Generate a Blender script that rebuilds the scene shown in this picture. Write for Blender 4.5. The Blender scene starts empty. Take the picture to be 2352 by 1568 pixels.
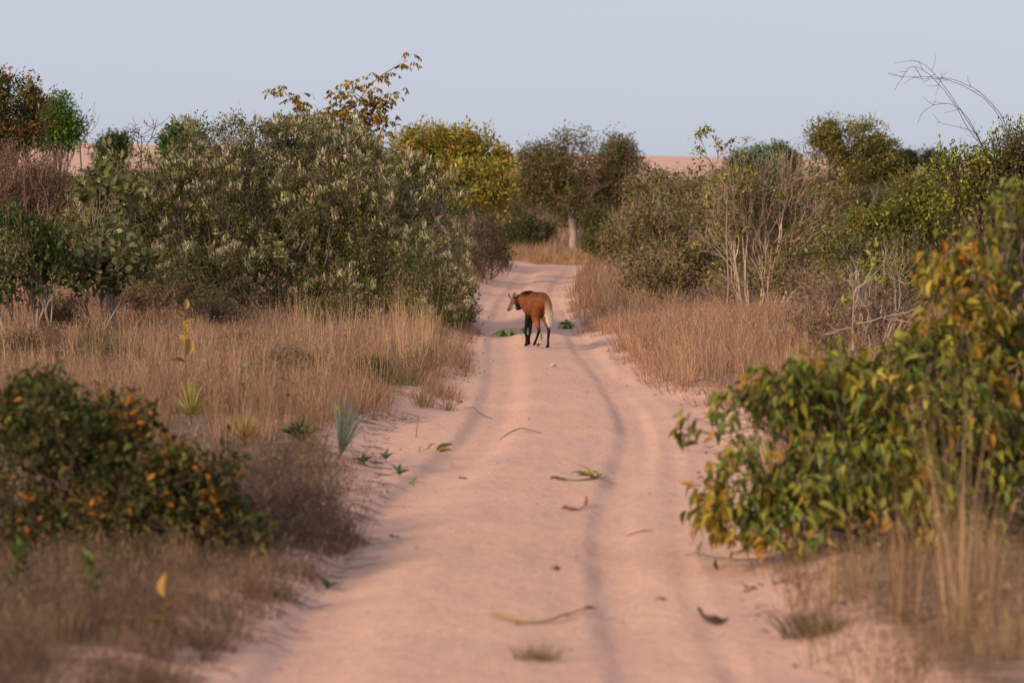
import bpy, bmesh, math, random
import numpy as np
from mathutils import Vector, Matrix

sc = bpy.context.scene
COL = sc.collection
rad = math.radians

# ------------------------------------------------------------------ camera
CAM_H = 2.65                       # eye height: photographer on a vehicle
FPX, CX, HOR = 8820.0, 1176.0, 405.0   # 135 mm lens as pixels of a 2352 px wide frame
cam = bpy.data.cameras.new("camera")
cam.lens = 135; cam.sensor_width = 36; cam.clip_start = 0.5; cam.clip_end = 6000
cam.dof.use_dof = True; cam.dof.focus_distance = 59.0; cam.dof.aperture_fstop = 2.8
cam_o = bpy.data.objects.new("camera", cam); COL.objects.link(cam_o)
cam_o.location = (0, 0, CAM_H)
cam_o.rotation_euler = (rad(90) - math.atan((784 - HOR) / FPX), 0, 0)
sc.camera = cam_o

# ------------------------------------------------------------------ light
SUN_AZ = -133.0      # degrees clockwise from the viewing direction: behind, to the left
SUN_EL = 25.0
w = bpy.data.worlds.new("World"); sc.world = w; w.use_nodes = True
nt = w.node_tree; nt.nodes.clear()
sky = nt.nodes.new("ShaderNodeTexSky"); sky.sky_type = 'NISHITA'; sky.sun_disc = False
sky.sun_elevation = rad(SUN_EL); sky.sun_rotation = rad(SUN_AZ)
sky.air_density = 1.0; sky.dust_density = 1.0; sky.ozone_density = 3.0; sky.altitude = 0
mixc = nt.nodes.new("ShaderNodeMix"); mixc.data_type = 'RGBA'; mixc.blend_type = 'MIX'
mixc.inputs[0].default_value = 0.8
mixc.inputs[7].default_value = (3.98, 4.22, 5.2, 1)        # thin high haze veiling the whole sky evenly
bg = nt.nodes.new("ShaderNodeBackground"); bg.inputs[1].default_value = 0.10
out = nt.nodes.new("ShaderNodeOutputWorld")
nt.links.new(sky.outputs[0], mixc.inputs[6]); nt.links.new(mixc.outputs[2], bg.inputs[0])
nt.links.new(bg.outputs[0], out.inputs[0])
sun = bpy.data.lights.new("sun", 'SUN'); sun.energy = 2.8; sun.angle = rad(14); sun.color = (1.0, 0.77, 0.54)
sun_o = bpy.data.objects.new("sun", sun); COL.objects.link(sun_o)
az, el = rad(SUN_AZ), rad(SUN_EL)
to_sun = Vector((math.sin(az) * math.cos(el), math.cos(az) * math.cos(el), math.sin(el)))
sun_o.rotation_euler = to_sun.to_track_quat('Z', 'Y').to_euler()
vs = sc.view_settings
vs.view_transform = 'Standard'; vs.look = 'None'; vs.exposure = 0.5; vs.gamma = 1.0; vs.use_curve_mapping = False
sc.cycles.use_denoising = True
sc.cycles.max_bounces = 6; sc.cycles.diffuse_bounces = 3; sc.cycles.transmission_bounces = 3
sc.cycles.caustics_reflective = False; sc.cycles.caustics_refractive = False

# ------------------------------------------------------------------ helpers
def zof(y): return CAM_H * FPX / (y - HOR)               # depth of a ground point seen at picture height y
def gx(x, Z): return (x - CX) * Z / FPX
def gz(y, Z): return CAM_H - (y - HOR) * Z / FPX

def hsh(i, j, s):
    n = (i * 374761393 + j * 668265263 + s * 974711) & 0x7fffffff
    n = ((n ^ (n >> 13)) * 1274126177) & 0x7fffffff
    return ((n ^ (n >> 16)) & 0xffff) / 65535.0
def vnoise(x, y, f, s=0):
    x = np.asarray(x, float) * f; y = np.asarray(y, float) * f
    i = np.floor(x).astype(np.int64); j = np.floor(y).astype(np.int64)
    u = x - i; v = y - j; u = u * u * (3 - 2 * u); v = v * v * (3 - 2 * v)
    a = hsh(i, j, s); b = hsh(i + 1, j, s); c = hsh(i, j + 1, s); d = hsh(i + 1, j + 1, s)
    return (a * (1 - u) + b * u) * (1 - v) + (c * (1 - u) + d * u) * v - 0.5
def sstep(a, b, x):
    t = np.clip((x - a) / (b - a), 0, 1); return t * t * (3 - 2 * t)
def nrm(v): return v / (np.linalg.norm(v, axis=-1, keepdims=True) + 1e-9)

class MB:
    """collects triangles and quads with one colour per vertex"""
    def __init__(s): s.v = []; s.c = []; s.t = []; s.q = []; s.n = 0
    def add(s, v, t=None, q=None, c=(1, 1, 1)):
        v = np.asarray(v, float).reshape(-1, 3); k = len(v)
        c = np.asarray(c, float)
        if c.ndim == 1: c = np.tile(c, (k, 1))
        s.v.append(v); s.c.append(c)
        if t is not None and len(t): s.t.append(np.asarray(t, int).reshape(-1, 3) + s.n)
        if q is not None and len(q): s.q.append(np.asarray(q, int).reshape(-1, 4) + s.n)
        s.n += k
    def inst(s, tv, tt, tq, pos, fr, sca, col):
        """copies of a small template; fr (n,3,3) rows are the x, y, z axes; sca (n,3)"""
        n, k = len(pos), len(tv)
        if n == 0: return
        V = np.einsum('nki,nij->nkj', tv[None] * sca[:, None, :], fr) + pos[:, None, :]
        off = (np.arange(n) * k)[:, None, None]
        t = (np.asarray(tt, int)[None] + off).reshape(-1, 3) if len(tt) else None
        q = (np.asarray(tq, int)[None] + off).reshape(-1, 4) if len(tq) else None
        s.add(V.reshape(-1, 3), t, q, np.repeat(col, k, axis=0))
    def mesh(s, name, smooth=False):
        V = np.concatenate(s.v); C = np.concatenate(s.c)
        T = np.concatenate(s.t) if s.t else np.zeros((0, 3), int)
        Q = np.concatenate(s.q) if s.q else np.zeros((0, 4), int)
        me = bpy.data.meshes.new(name)
        me.vertices.add(len(V)); me.vertices.foreach_set('co', V.astype(np.float32).ravel())
        li = np.concatenate([T.ravel(), Q.ravel()]).astype(np.int32)
        me.loops.add(len(li)); me.loops.foreach_set('vertex_index', li)
        ls = np.concatenate([np.arange(len(T)) * 3, len(T) * 3 + np.arange(len(Q)) * 4]).astype(np.int32)
        me.polygons.add(len(ls)); me.polygons.foreach_set('loop_start', ls)
        if smooth: me.polygons.foreach_set('use_smooth', np.ones(len(ls), bool))
        at = me.color_attributes.new('col', 'FLOAT_COLOR', 'POINT')
        at.data.foreach_set('color', np.concatenate([C, np.ones((len(C), 1))], 1).astype(np.float32).ravel())
        me.update(calc_edges=True)
        return me
    def obj(s, name, mat, parent=None, smooth=False, kind=None, loc=None):
        o = bpy.data.objects.new(name, s.mesh(name, smooth)); o.data.materials.append(mat); COL.objects.link(o)
        if parent is not None: o.parent = parent
        if kind: o['kind'] = kind
        if loc is not None: o.location = loc
        return o

def thing(name, label, cat, loc, group=None, rz=0):
    o = bpy.data.objects.new(name, None); o.empty_display_size = 0.2; COL.objects.link(o)
    o.location = loc; o.rotation_euler = (0, 0, rz); o['label'] = label; o['category'] = cat
    if group: o['group'] = group
    return o
def tag(o, label, cat, group=None):
    o['label'] = label; o['category'] = cat
    if group: o['group'] = group
    return o

# ------------------------------------------------------------------ materials
def newmat(name):
    m = bpy.data.materials.new(name); m.use_nodes = True
    m.node_tree.nodes.clear(); return m, m.node_tree.nodes, m.node_tree.links
def leaf_mat(name, trans=0.3, rough=0.62, spec=0.14, objramp=None):
    m, N, L = newmat(name)
    o = N.new('ShaderNodeOutputMaterial'); mx = N.new('ShaderNodeMixShader'); mx.inputs[0].default_value = trans
    p = N.new('ShaderNodeBsdfPrincipled'); p.inputs['Roughness'].default_value = rough
    p.inputs['Specular IOR Level'].default_value = spec
    t = N.new('ShaderNodeBsdfTranslucent')
    if objramp:
        oi = N.new('ShaderNodeObjectInfo'); r = N.new('ShaderNodeValToRGB'); r.color_ramp.interpolation = 'CONSTANT'
        e = r.color_ramp.elements
        while len(e) > 1: e.remove(e[-1])
        e[0].position = 0; e[0].color = (*objramp[0][1], 1)
        for ps, c in objramp[1:]:
            k = e.new(ps); k.color = (*c, 1)
        L.new(oi.outputs['Random'], r.inputs[0])
        no = N.new('ShaderNodeTexNoise'); no.inputs['Scale'].default_value = 14
        tc = N.new('ShaderNodeTexCoord'); L.new(tc.outputs['Object'], no.inputs['Vector'])
        mr = N.new('ShaderNodeMapRange'); mr.inputs[3].default_value = 0.6; mr.inputs[4].default_value = 1.4
        L.new(no.outputs[0], mr.inputs[0])
        mm = N.new('ShaderNodeMix'); mm.data_type = 'RGBA'; mm.blend_type = 'MULTIPLY'; mm.inputs[0].default_value = 1
        L.new(r.outputs[0], mm.inputs[6]); L.new(mr.outputs[0], mm.inputs[7]); src = mm.outputs[2]
    else:
        a = N.new('ShaderNodeVertexColor'); a.layer_name = 'col'; src = a.outputs[0]
    L.new(src, p.inputs['Base Color']); L.new(src, t.inputs[0])
    L.new(p.outputs[0], mx.inputs[1]); L.new(t.outputs[0], mx.inputs[2]); L.new(mx.outputs[0], o.inputs[0])
    return m
M_LEAF = leaf_mat('leaf')
M_GRASS = leaf_mat('dry_grass', 0.3, 0.7, 0.15)
def bark_mat(name):
    m, N, L = newmat(name)
    o = N.new('ShaderNodeOutputMaterial'); p = N.new('ShaderNodeBsdfPrincipled'); p.inputs['Roughness'].default_value = 0.85
    p.inputs['Specular IOR Level'].default_value = 0.2
    a = N.new('ShaderNodeVertexColor'); a.layer_name = 'col'
    no = N.new('ShaderNodeTexNoise'); no.inputs['Scale'].default_value = 25; no.inputs['Detail'].default_value = 5
    mr = N.new('ShaderNodeMapRange'); mr.inputs[3].default_value = 0.6; mr.inputs[4].default_value = 1.4; L.new(no.outputs[0], mr.inputs[0])
    mm = N.new('ShaderNodeMix'); mm.data_type = 'RGBA'; mm.blend_type = 'MULTIPLY'; mm.inputs[0].default_value = 1
    L.new(a.outputs[0], mm.inputs[6]); L.new(mr.outputs[0], mm.inputs[7]); L.new(mm.outputs[2], p.inputs['Base Color'])
    b = N.new('ShaderNodeBump'); b.inputs['Strength'].default_value = 0.5; b.inputs['Distance'].default_value = 0.01
    L.new(no.outputs[0], b.inputs['Height']); L.new(b.outputs[0], p.inputs['Normal']); L.new(p.outputs[0], o.inputs[0])
    return m
M_BARK = bark_mat('bark')

def sand_mat(name, ground):
    m, N, L = newmat(name)
    o = N.new('ShaderNodeOutputMaterial'); p = N.new('ShaderNodeBsdfPrincipled'); p.inputs['Roughness'].default_value = 0.95
    p.inputs['Specular IOR Level'].default_value = 0.1
    geo = N.new('ShaderNodeNewGeometry')
    def noise(scale, det, rough=0.55):
        n = N.new('ShaderNodeTexNoise'); n.inputs['Scale'].default_value = scale; n.inputs['Detail'].default_value = det
        n.inputs['Roughness'].default_value = rough; L.new(geo.outputs['Position'], n.inputs['Vector']); return n
    n1 = noise(0.55, 4); n2 = noise(9, 6, 0.65); n3 = noise(70, 3)
    r1 = N.new('ShaderNodeValToRGB')
    r1.color_ramp.elements[0].position = 0.3; r1.color_ramp.elements[0].color = (0.59, 0.350, 0.262, 1)
    r1.color_ramp.elements[1].position = 0.7; r1.color_ramp.elements[1].color = (0.69, 0.405, 0.282, 1)
    L.new(n1.outputs[0], r1.inputs[0])
    mr = N.new('ShaderNodeMapRange'); mr.inputs[1].default_value = 0.25; mr.inputs[2].default_value = 0.75
    mr.inputs[3].default_value = 0.86; mr.inputs[4].default_value = 1.1; L.new(n2.outputs[0], mr.inputs[0])
    mm = N.new('ShaderNodeMix'); mm.data_type = 'RGBA'; mm.blend_type = 'MULTIPLY'; mm.inputs[0].default_value = 1
    L.new(r1.outputs[0], mm.inputs[6]); L.new(mr.outputs[0], mm.inputs[7]); src = mm.outputs[2]
    if ground:
        # "col" red: share of bare sand, the rest is sand dirtied with litter and humus off the track
        a = N.new('ShaderNodeVertexColor'); a.layer_name = 'col'; sp = N.new('ShaderNodeSeparateColor'); L.new(a.outputs[0], sp.inputs[0])
        n4 = noise(3.5, 8, 0.75)
        ad = N.new('ShaderNodeMath'); ad.operation = 'ADD'; L.new(sp.outputs[0], ad.inputs[0])
        m4 = N.new('ShaderNodeMapRange'); m4.inputs[3].default_value = -0.45; m4.inputs[4].default_value = 0.45; L.new(n4.outputs[0], m4.inputs[0])
        L.new(m4.outputs[0], ad.inputs[1])
        st = N.new('ShaderNodeMapRange'); st.inputs[1].default_value = 0.35; st.inputs[2].default_value = 0.65; L.new(ad.outputs[0], st.inputs[0])
        r4 = N.new('ShaderNodeValToRGB')
        r4.color_ramp.elements[0].color = (0.10, 0.062, 0.04, 1); r4.color_ramp.elements[1].color = (0.33, 0.20, 0.13, 1)
        L.new(n2.outputs[0], r4.inputs[0])
        mg = N.new('ShaderNodeMix'); mg.data_type = 'RGBA'; L.new(st.outputs[0], mg.inputs[0])
        L.new(r4.outputs[0], mg.inputs[6]); L.new(src, mg.inputs[7]); src = mg.outputs[2]
        # loose crumbs of litter
        vo = N.new('ShaderNodeTexVoronoi'); vo.inputs['Scale'].default_value = 7; L.new(geo.outputs['Position'], vo.inputs['Vector'])
        sp2 = N.new('ShaderNodeSeparateColor'); L.new(vo.outputs['Color'], sp2.inputs[0])
        c1 = N.new('ShaderNodeMath'); c1.operation = 'LESS_THAN'; L.new(vo.outputs['Distance'], c1.inputs[0]); c1.inputs[1].default_value = 0.11
        c2 = N.new('ShaderNodeMath'); c2.operation = 'LESS_THAN'; L.new(sp2.outputs[0], c2.inputs[0]); c2.inputs[1].default_value = 0.12
        c3 = N.new('ShaderNodeMath'); c3.operation = 'MULTIPLY'; L.new(c1.outputs[0], c3.inputs[0]); L.new(c2.outputs[0], c3.inputs[1])
        c4 = N.new('ShaderNodeMath'); c4.operation = 'MULTIPLY'; L.new(c3.outputs[0], c4.inputs[0]); c4.inputs[1].default_value = 0.7
        mk = N.new('ShaderNodeMix'); mk.data_type = 'RGBA'; L.new(c4.outputs[0], mk.inputs[0]); L.new(src, mk.inputs[6])
        mk.inputs[7].default_value = (0.16, 0.07, 0.045, 1); src = mk.outputs[2]
    L.new(src, p.inputs['Base Color'])
    b1 = N.new('ShaderNodeBump'); b1.inputs['Strength'].default_value = 0.7; b1.inputs['Distance'].default_value = 0.05; L.new(n2.outputs[0], b1.inputs['Height'])
    b2 = N.new('ShaderNodeBump'); b2.inputs['Strength'].default_value = 0.4; b2.inputs['Distance'].default_value = 0.008; L.new(n3.outputs[0], b2.inputs['Height'])
    L.new(b1.outputs[0], b2.inputs['Normal']); L.new(b2.outputs[0], p.inputs['Normal']); L.new(p.outputs[0], o.inputs[0])
    return m
M_SAND = sand_mat('pink_sand', True)
M_DUNE = sand_mat('dune_sand', False)

# ------------------------------------------------------------------ the ground and its track
def curve(pts):
    a = np.array([(zof(y), gx(x, zof(y))) for y, x in pts]); a = a[np.argsort(a[:, 0])]
    return lambda Z: np.interp(Z, a[:, 0], a[:, 1])
LE = curve([(1700, 300), (1568, 430), (1450, 600), (1350, 690), (1250, 800), (1180, 830), (1110, 850), (1040, 850), (1000, 862), (965, 930), (950, 1000),
            (900, 1040), (850, 1065), (800, 1080), (750, 1092), (700, 1105), (660, 1140), (640, 1165), (605, 1180), (590, 1185)])
RE = curve([(1700, 2080), (1568, 1960), (1500, 1860), (1350, 1780), (1250, 1720), (1100, 1680), (1000, 1660), (930, 1620), (910, 1535), (850, 1470),
            (800, 1400), (760, 1338), (720, 1305), (690, 1298), (650, 1320), (625, 1345), (605, 1352), (590, 1356)])
RUT_L = curve([(1700, 560), (1568, 640), (1450, 700), (1330, 775), (1230, 850), (1150, 915), (1080, 1000), (1010, 1085), (940, 1125), (870, 1140),
               (800, 1140), (740, 1140), (690, 1160), (650, 1190), (620, 1215), (590, 1230)])
RUT_L2 = curve([(1700, 700), (1568, 790), (1400, 890), (1300, 950), (1150, 1040), (1050, 1120), (960, 1165), (900, 1185), (830, 1175), (760, 1165), (690, 1180), (590, 1245)])
RUT_R = curve([(1700, 1500), (1568, 1465), (1450, 1430), (1350, 1408), (1240, 1395), (1170, 1402), (1090, 1428), (1010, 1455), (960, 1445), (870, 1392),
               (800, 1330), (740, 1290), (690, 1265), (650, 1280), (620, 1310), (590, 1320)])
RUT_R2 = curve([(1700, 1640), (1568, 1590), (1450, 1545), (1350, 1520), (1250, 1505), (1150, 1500), (1060, 1500), (1000, 1500), (940, 1480), (870, 1425), (800, 1360), (700, 1290), (590, 1330)])
RUT_R3 = curve([(1700, 1760), (1568, 1690), (1450, 1630), (1350, 1580), (1250, 1560), (1150, 1550), (1060, 1545), (1000, 1540), (940, 1510), (870, 1440), (590, 1340)])
END_Z = zof(605)

def off_track(X, Z):
    """metres outside the bare sand (negative on it)"""
    d = np.maximum(LE(Z) - X, X - RE(Z))
    d = np.where(Z > END_Z, np.maximum(d, Z - END_Z), d)
    bend = np.maximum(np.abs(Z - (112.0 + 0.25 * np.maximum(X, 0))) - 3.2, np.where(X < 0.5, 3.0, -9.0))
    return np.minimum(d, bend)

def ground_h(X, Z):
    X = np.asarray(X, float); Z = np.asarray(Z, float)
    fade = 1 - sstep(105, 118, Z)
    d = off_track(X, Z)
    h = 0.13 * sstep(-0.15, 0.55, d) + 0.10 * sstep(0.3, 3, d) * (vnoise(X, Z, 0.4, 3) + 0.5)
    h = h + 0.10 * vnoise(X, Z, 0.16, 1) * sstep(0, 4, d)
    tr = 0
    def rut(f, w, a, lip=0.35, far=1.0):
        u = (X - f(Z)) / w
        u = np.where(u > 0, u * far, u)          # the wall away from the track's crown slumps more gently
        return -a * np.exp(-u * u * u * u) + lip * a * (np.exp(-((u + 1.7) / 0.55) ** 2) + np.exp(-((u - 1.7) / 0.55) ** 2))
    wob = 1 + 0.6 * vnoise(X * 0.2, Z, 0.35, 8)
    tr = tr + rut(RUT_L, 0.15, 0.046, .06, .45) * wob + rut(RUT_R, 0.125, 0.036, .12, .6) * wob * (1 + .8 * vnoise(X * .3, Z, .9, 9))
    tr = tr + rut(RUT_L2, 0.13, 0.006) + rut(RUT_R2, 0.10, 0.010) * wob + rut(RUT_R3, 0.08, 0.014) * wob
    mid = 0.5 * (RUT_L(Z) + RUT_R(Z)); hw = 0.5 * (RUT_R(Z) - RUT_L(Z))
    tr = tr + 0.018 * np.exp(-((X - mid) / (hw * 0.62)) ** 4)
    h = h + tr * fade * (1 - sstep(-0.05, 0.4, d))
    pocks = 0.015 * vnoise(X, Z * 0.8, 2.2, 5) + 0.014 * vnoise(X, Z * 0.7, 5.0, 6) + 0.006 * vnoise(X, Z, 13, 7)
    inr = np.minimum(np.abs(X - RUT_L(Z)), np.abs(X - RUT_R(Z)))
    h = h + pocks * (0.35 + 0.65 * sstep(0.1, 0.3, inr))
    h = h + 0.09 * np.exp(-((Z - 61.5) / 2.6) ** 2) - 0.08 * np.exp(-((Z - 68) / 3.5) ** 2)
    h = h + sstep(120, 400, Z) * 0.8
    return h

def build_ground():
    xf = np.arange(-5.5, 5.5001, 0.052)
    g = 5.5 * 1.16 ** np.arange(1, 36); xs = np.concatenate([-g[::-1], xf, g])
    ys = [-60, -40, -20, -5, 5, 11]
    y = 1760.0
    zs = []
    while y > 585: zs.append(zof(y)); y -= 2.5 if y > 760 else 1.4
    while zs[-1] < 2500: zs.append(zs[-1] * 1.03)
    zs = np.concatenate([ys, zs])
    X, Z = np.meshgrid(xs, zs); H = ground_h(X, Z)
    nx, nz = len(xs), len(zs)
    V = np.stack([X, Z, H], -1).reshape(-1, 3)
    i = np.arange(nx * nz).reshape(nz, nx)
    q = np.stack([i[:-1, :-1], i[:-1, 1:], i[1:, 1:], i[1:, :-1]], -1).reshape(-1, 4)
    d = off_track(X, Z).reshape(-1)
    s = 1 - sstep(-0.1, 0.9, d) * 0.8
    s = np.where(Z.reshape(-1) > 40, s, np.maximum(s, np.where(X.reshape(-1) < 0, 0.22, 0.40)))
    c = np.stack([s, s, s], -1)
    m = MB(); m.add(V, None, q, c)
    o = m.obj('sand_ground', M_SAND, smooth=True, kind='structure'); o['label'] = 'pink sandy ground with a rutted vehicle track'
build_ground()

def build_dune():
    xs = np.linspace(-700, 700, 200); vs_ = np.linspace(0, 1, 40)
    X, T = np.meshgrid(xs, vs_)
    Y = 560 + T * 500 + 0.00005 * X * X
    prof = np.sin(np.clip(T * 1.15, 0, 1) * math.pi / 2) ** 1.3
    ridge = 8.0 - np.clip(0.022 * X, -3.5, 3) + 1.4 * vnoise(X, X * 0, 0.011, 21) + 0.6 * vnoise(X, X * 0, 0.035, 22)
    H = -1.0 + prof * (ridge + 1.5) + prof * 0.5 * vnoise(X, Y, 0.05, 23)
    i = np.arange(X.size).reshape(X.shape)
    q = np.stack([i[:-1, :-1], i[:-1, 1:], i[1:, 1:], i[1:, :-1]], -1).reshape(-1, 4)
    m = MB(); m.add(np.stack([X, Y, H], -1).reshape(-1, 3), None, q)
    o = m.obj('dune', M_DUNE, smooth=True, kind='structure'); o['label'] = 'long low pink sand dune along the horizon'
build_dune()

# ------------------------------------------------------------------ leaves, stems and plants
LEAF2 = (np.array([(0, 0, 0), (-.5, .5, .14), (0, 1, -.05), (.5, .5, .14)], float), [(0, 2, 1), (0, 3, 2)], [])
LEAF8 = (np.array([(0, 0, 0), (0, .3, .0), (0, .68, -.05), (0, 1, -.2), (-.42, .3, .1), (-.45, .66, .04), (.42, .3, .1), (.45, .66, .04)], float),
         [(0, 1, 4), (2, 3, 5), (0, 6, 1), (2, 7, 3)], [(1, 2, 5, 4), (1, 6, 7, 2)])
def frames(d, rng, upv=(0, 0, 1), jit=0.6):
    d = nrm(d); up = np.asarray(upv, float)[None] + rng.normal(0, jit, d.shape)
    x = nrm(np.cross(d, up)); z = np.cross(x, d)
    return np.stack([x, d, z], 1)
def pick(pal, n, rng, jit=0.22):
    w_ = np.array([p[1] for p in pal], float); w_ /= w_.sum()
    c = np.array([p[0] for p in pal], float)[rng.choice(len(pal), n, p=w_)]
    return np.clip(c * (1 + rng.normal(0, jit, (n, 1))) * (1 + rng.normal(0, 0.06, (n, 3))), 0.004, 0.9)

def tube(mb, pts, radii, col, sides=4):
    pts = np.asarray(pts, float); n = len(pts)
    tg = nrm(np.gradient(pts, axis=0)); ref = np.array([0.31, 0.77, 0.55])
    a = nrm(np.cross(tg, ref)); b = np.cross(tg, a)
    th = np.arange(sides) * 2 * math.pi / sides
    ring = np.cos(th)[None, :, None] * a[:, None] + np.sin(th)[None, :, None] * b[:, None]
    V = pts[:, None] + ring * np.asarray(radii)[:, None, None]
    i = np.arange(n * sides).reshape(n, sides); j = np.roll(i, -1, 1)
    q = np.stack([i[:-1], j[:-1], j[1:], i[1:]], -1).reshape(-1, 4)
    mb.add(V.reshape(-1, 3), None, q, col)
def bez(p0, d0, p1, n, rng, wob=0.06):
    L = np.linalg.norm(p1 - p0); t = np.linspace(0, 1, n)[:, None]
    c = p0 + d0 * L * 0.5
    P = (1 - t) ** 2 * p0 + 2 * t * (1 - t) * c + t * t * p1
    P[1:-1] += rng.normal(0, wob * L, (n - 2, 3)); return P

def kmeans(P, k, rng):
    C = P[rng.choice(len(P), k, replace=False)]
    for _ in range(4):
        lab = ((P[:, None] - C[None]) ** 2).sum(-1).argmin(1)
        for j in range(k):
            if (lab == j).any(): C[j] = P[lab == j].mean(0)
    return lab
def grow(mb, start, d0, P, rt, col, rng, f=0.45, wob=0.05, depth=0, sides=4, colj=0.12):
    n = len(P)
    if n == 0: return
    if n <= 3 or depth > 9:
        for p in P:
            L = np.linalg.norm(p - start)
            if L < 1e-3: continue
            tube(mb, bez(start, d0, p, 3, rng, wob), np.linspace(rt * 1.25, rt * 0.6, 3), col * (1 + rng.normal(0, colj)), 3)
        return
    k = int(min(n, rng.integers(2, 5)))
    lab = kmeans(P, k, rng)
    r0 = rt * n ** 0.37
    for j in range(k):
        Q = P[lab == j]
        if len(Q) == 0: continue
        c = Q.mean(0); ff = f * rng.uniform(0.75, 1.25)
        node = start + (c - start) * ff + rng.normal(0, 0.04, 3) * np.linalg.norm(c - start)
        r1 = rt * len(Q) ** 0.37
        pts = bez(start, d0, node, 4, rng, wob)
        tube(mb, pts, np.linspace(min(r0, r1 * 1.25), r1, 4), col * (1 + rng.normal(0, colj)), sides if len(Q) > 25 else 3)
        grow(mb, node, nrm(pts[-1] - pts[-2]), Q, rt, col, rng, 0.5, wob, depth + 1, sides, colj)

def lobe(px, py, rx, ry, Z, rd=None):
    """an ellipsoid of crown at depth Z: centre and radii"""
    s = Z / FPX
    return (gx(px, Z), Z, gz(py, Z), rx * s, rd if rd else rx * s * 0.8, ry * s)
def sample_lobes(lobes, n, rng, shell=0.5, gap=0.9):
    P, D = sample_lobes0(lobes, int(n * 1.7), rng, shell)
    sz = np.mean([min(l[3], l[5]) for l in lobes]); f = .95 / max(sz, .15); s0 = int(rng.integers(1, 999))
    v = vnoise(P[:, 0] + .6 * P[:, 1], P[:, 2] + .35 * P[:, 1], f, s0) + .6 * vnoise(P[:, 0] - .5 * P[:, 1], P[:, 2], f * 2.3, s0 + 1)
    k = np.argsort(-(v * gap + rng.uniform(-.25, .25, len(P))))[:n]
    return P[k], D[k]
def sample_lobes0(lobes, n, rng, shell=0.5):
    vol = np.array([l[3] * l[5] for l in lobes]) ** 0.9
    k = rng.choice(len(lobes), n, p=vol / vol.sum()); A = np.array(lobes)[k]
    d = nrm(rng.normal(0, 1, (n, 3))); r = rng.uniform(0, 1, n) ** (1 / 3.0 * (1 - shell) + 0.05)
    bump = 1 + 0.22 * (vnoise(A[:, 0] + d[:, 0] * 2.1, A[:, 2] + d[:, 2] * 2.1 + d[:, 1], 1.7, 31) * 2)
    P = A[:, :3] + d * A[:, 3:] * (r * bump)[:, None]
    return P, d
def leaves_at(mb, P, D, k, rng, Ln, Wr, pal, spread, outw=0.6, up=0.3, rnd=0.7, tmpl=LEAF2, tint=0.5, jit=0.22, sel=None):
    """k leaves round every cluster point"""
    n = len(P)
    pc = np.repeat(P, k, 0) + rng.normal(0, spread, (n * k, 3))
    dd = np.repeat(D, k, 0) * outw + np.array([0, 0, up])[None] + rng.normal(0, rnd, (n * k, 3))
    fr = frames(dd, rng)
    s = Ln * rng.uniform(0.6, 1.25, n * k)
    sca = np.stack([s * Wr, s, s * 0.6], -1)
    col = pick(pal, n * k, rng, jit)
    cl = np.repeat(pick(pal, n, rng, jit), k, 0)
    m = rng.uniform(0, 1, (n * k, 1)) < tint
    col = np.where(m, cl * (1 + rng.normal(0, 0.1, (n * k, 1))), col)
    mb.inst(tmpl[0], tmpl[1], tmpl[2], pc, fr, sca, np.clip(col, 0.004, 0.9))

BARK_PALE = np.array([0.36, 0.265, 0.205]); BARK_GREY = np.array([0.20, 0.155, 0.125]); BARK_DARK = np.array([0.09, 0.06, 0.045]); BARK_RED = np.array([0.21, 0.105, 0.075])
def plant(name, label, cat, base, lobes, n, k, Ln, Wr, pal, bark=BARK_GREY, rt=0.004, shell=0.5, seed=1, spread=0.06, outw=0.6, up=0.3, rnd=0.7,
          tmpl=LEAF2, stems=1, stemspread=0.3, group=None, f=0.45, wob=0.05, leaf_share=1.0, crown_name='crown', trunk_name='trunk', extra=None, jit=0.22, tint=0.5, zmin=0.12, whisk=None, bole=0):
    rng = np.random.default_rng(seed)
    bx, by = base; bz = float(ground_h(bx, by))
    loc = np.array([bx, by, bz])
    t = thing(name, label, cat, loc, group)
    P, D = sample_lobes(lobes, n, rng, shell)
    P = P - loc; ok = P[:, 2] > zmin; P = P[ok]; D = D[ok]
    B = MB()
    if stems == 1:
        top = np.array([0, 0, -0.08])
        if bole:
            r1 = rt * len(P) ** .37; top = np.array([bole * rng.normal(0, .07), 0, bole])
            tube(B, bez(np.array([0, 0, -.08]), np.array([0, 0, 1.]), top, 6, rng, .02), np.linspace(r1 * 1.35, r1, 6), bark, 7)
        grow(B, top, np.array([0, 0, 1.]), P, rt, bark, rng, f, wob, sides=5)
    else:
        lab = kmeans(P, stems, rng)
        for j in range(stems):
            Q = P[lab == j]
            if len(Q) == 0: continue
            c = Q.mean(0); s0 = np.array([c[0] * stemspread + rng.normal(0, .08), c[1] * stemspread + rng.normal(0, .08), -0.08])
            s0[2] = float(ground_h(s0[0] + bx, s0[1] + by)) - bz - 0.08
            grow(B, s0, nrm(np.array([c[0] * .15, c[1] * .15, 1.])), Q, rt, bark, rng, f, wob, sides=5)
    if whisk:       # bare twig ends sticking out of the crown
        for i in rng.choice(np.nonzero(D[:, 2] > -.1)[0], whisk[0]):
            e = P[i] + nrm(D[i] * .6 + np.array([0, 0, .5]) + rng.normal(0, .3, 3)) * whisk[1] * rng.uniform(.5, 1.2)
            tube(B, [P[i], (P[i] + e) / 2 + rng.normal(0, .03, 3), e], [rt * .8, rt * .6, rt * .4], np.array(whisk[2]), 3)
    B.obj(trunk_name, M_BARK, t, smooth=True)
    if k > 0:
        m = MB(); sel = rng.uniform(0, 1, len(P)) < leaf_share
        leaves_at(m, P[sel], D[sel], k, rng, Ln, Wr, pal, spread, outw, up, rnd, tmpl, tint, jit)
        if extra: extra(m, P, D, rng)
        m.obj(crown_name, M_LEAF, t)
    return t

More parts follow.
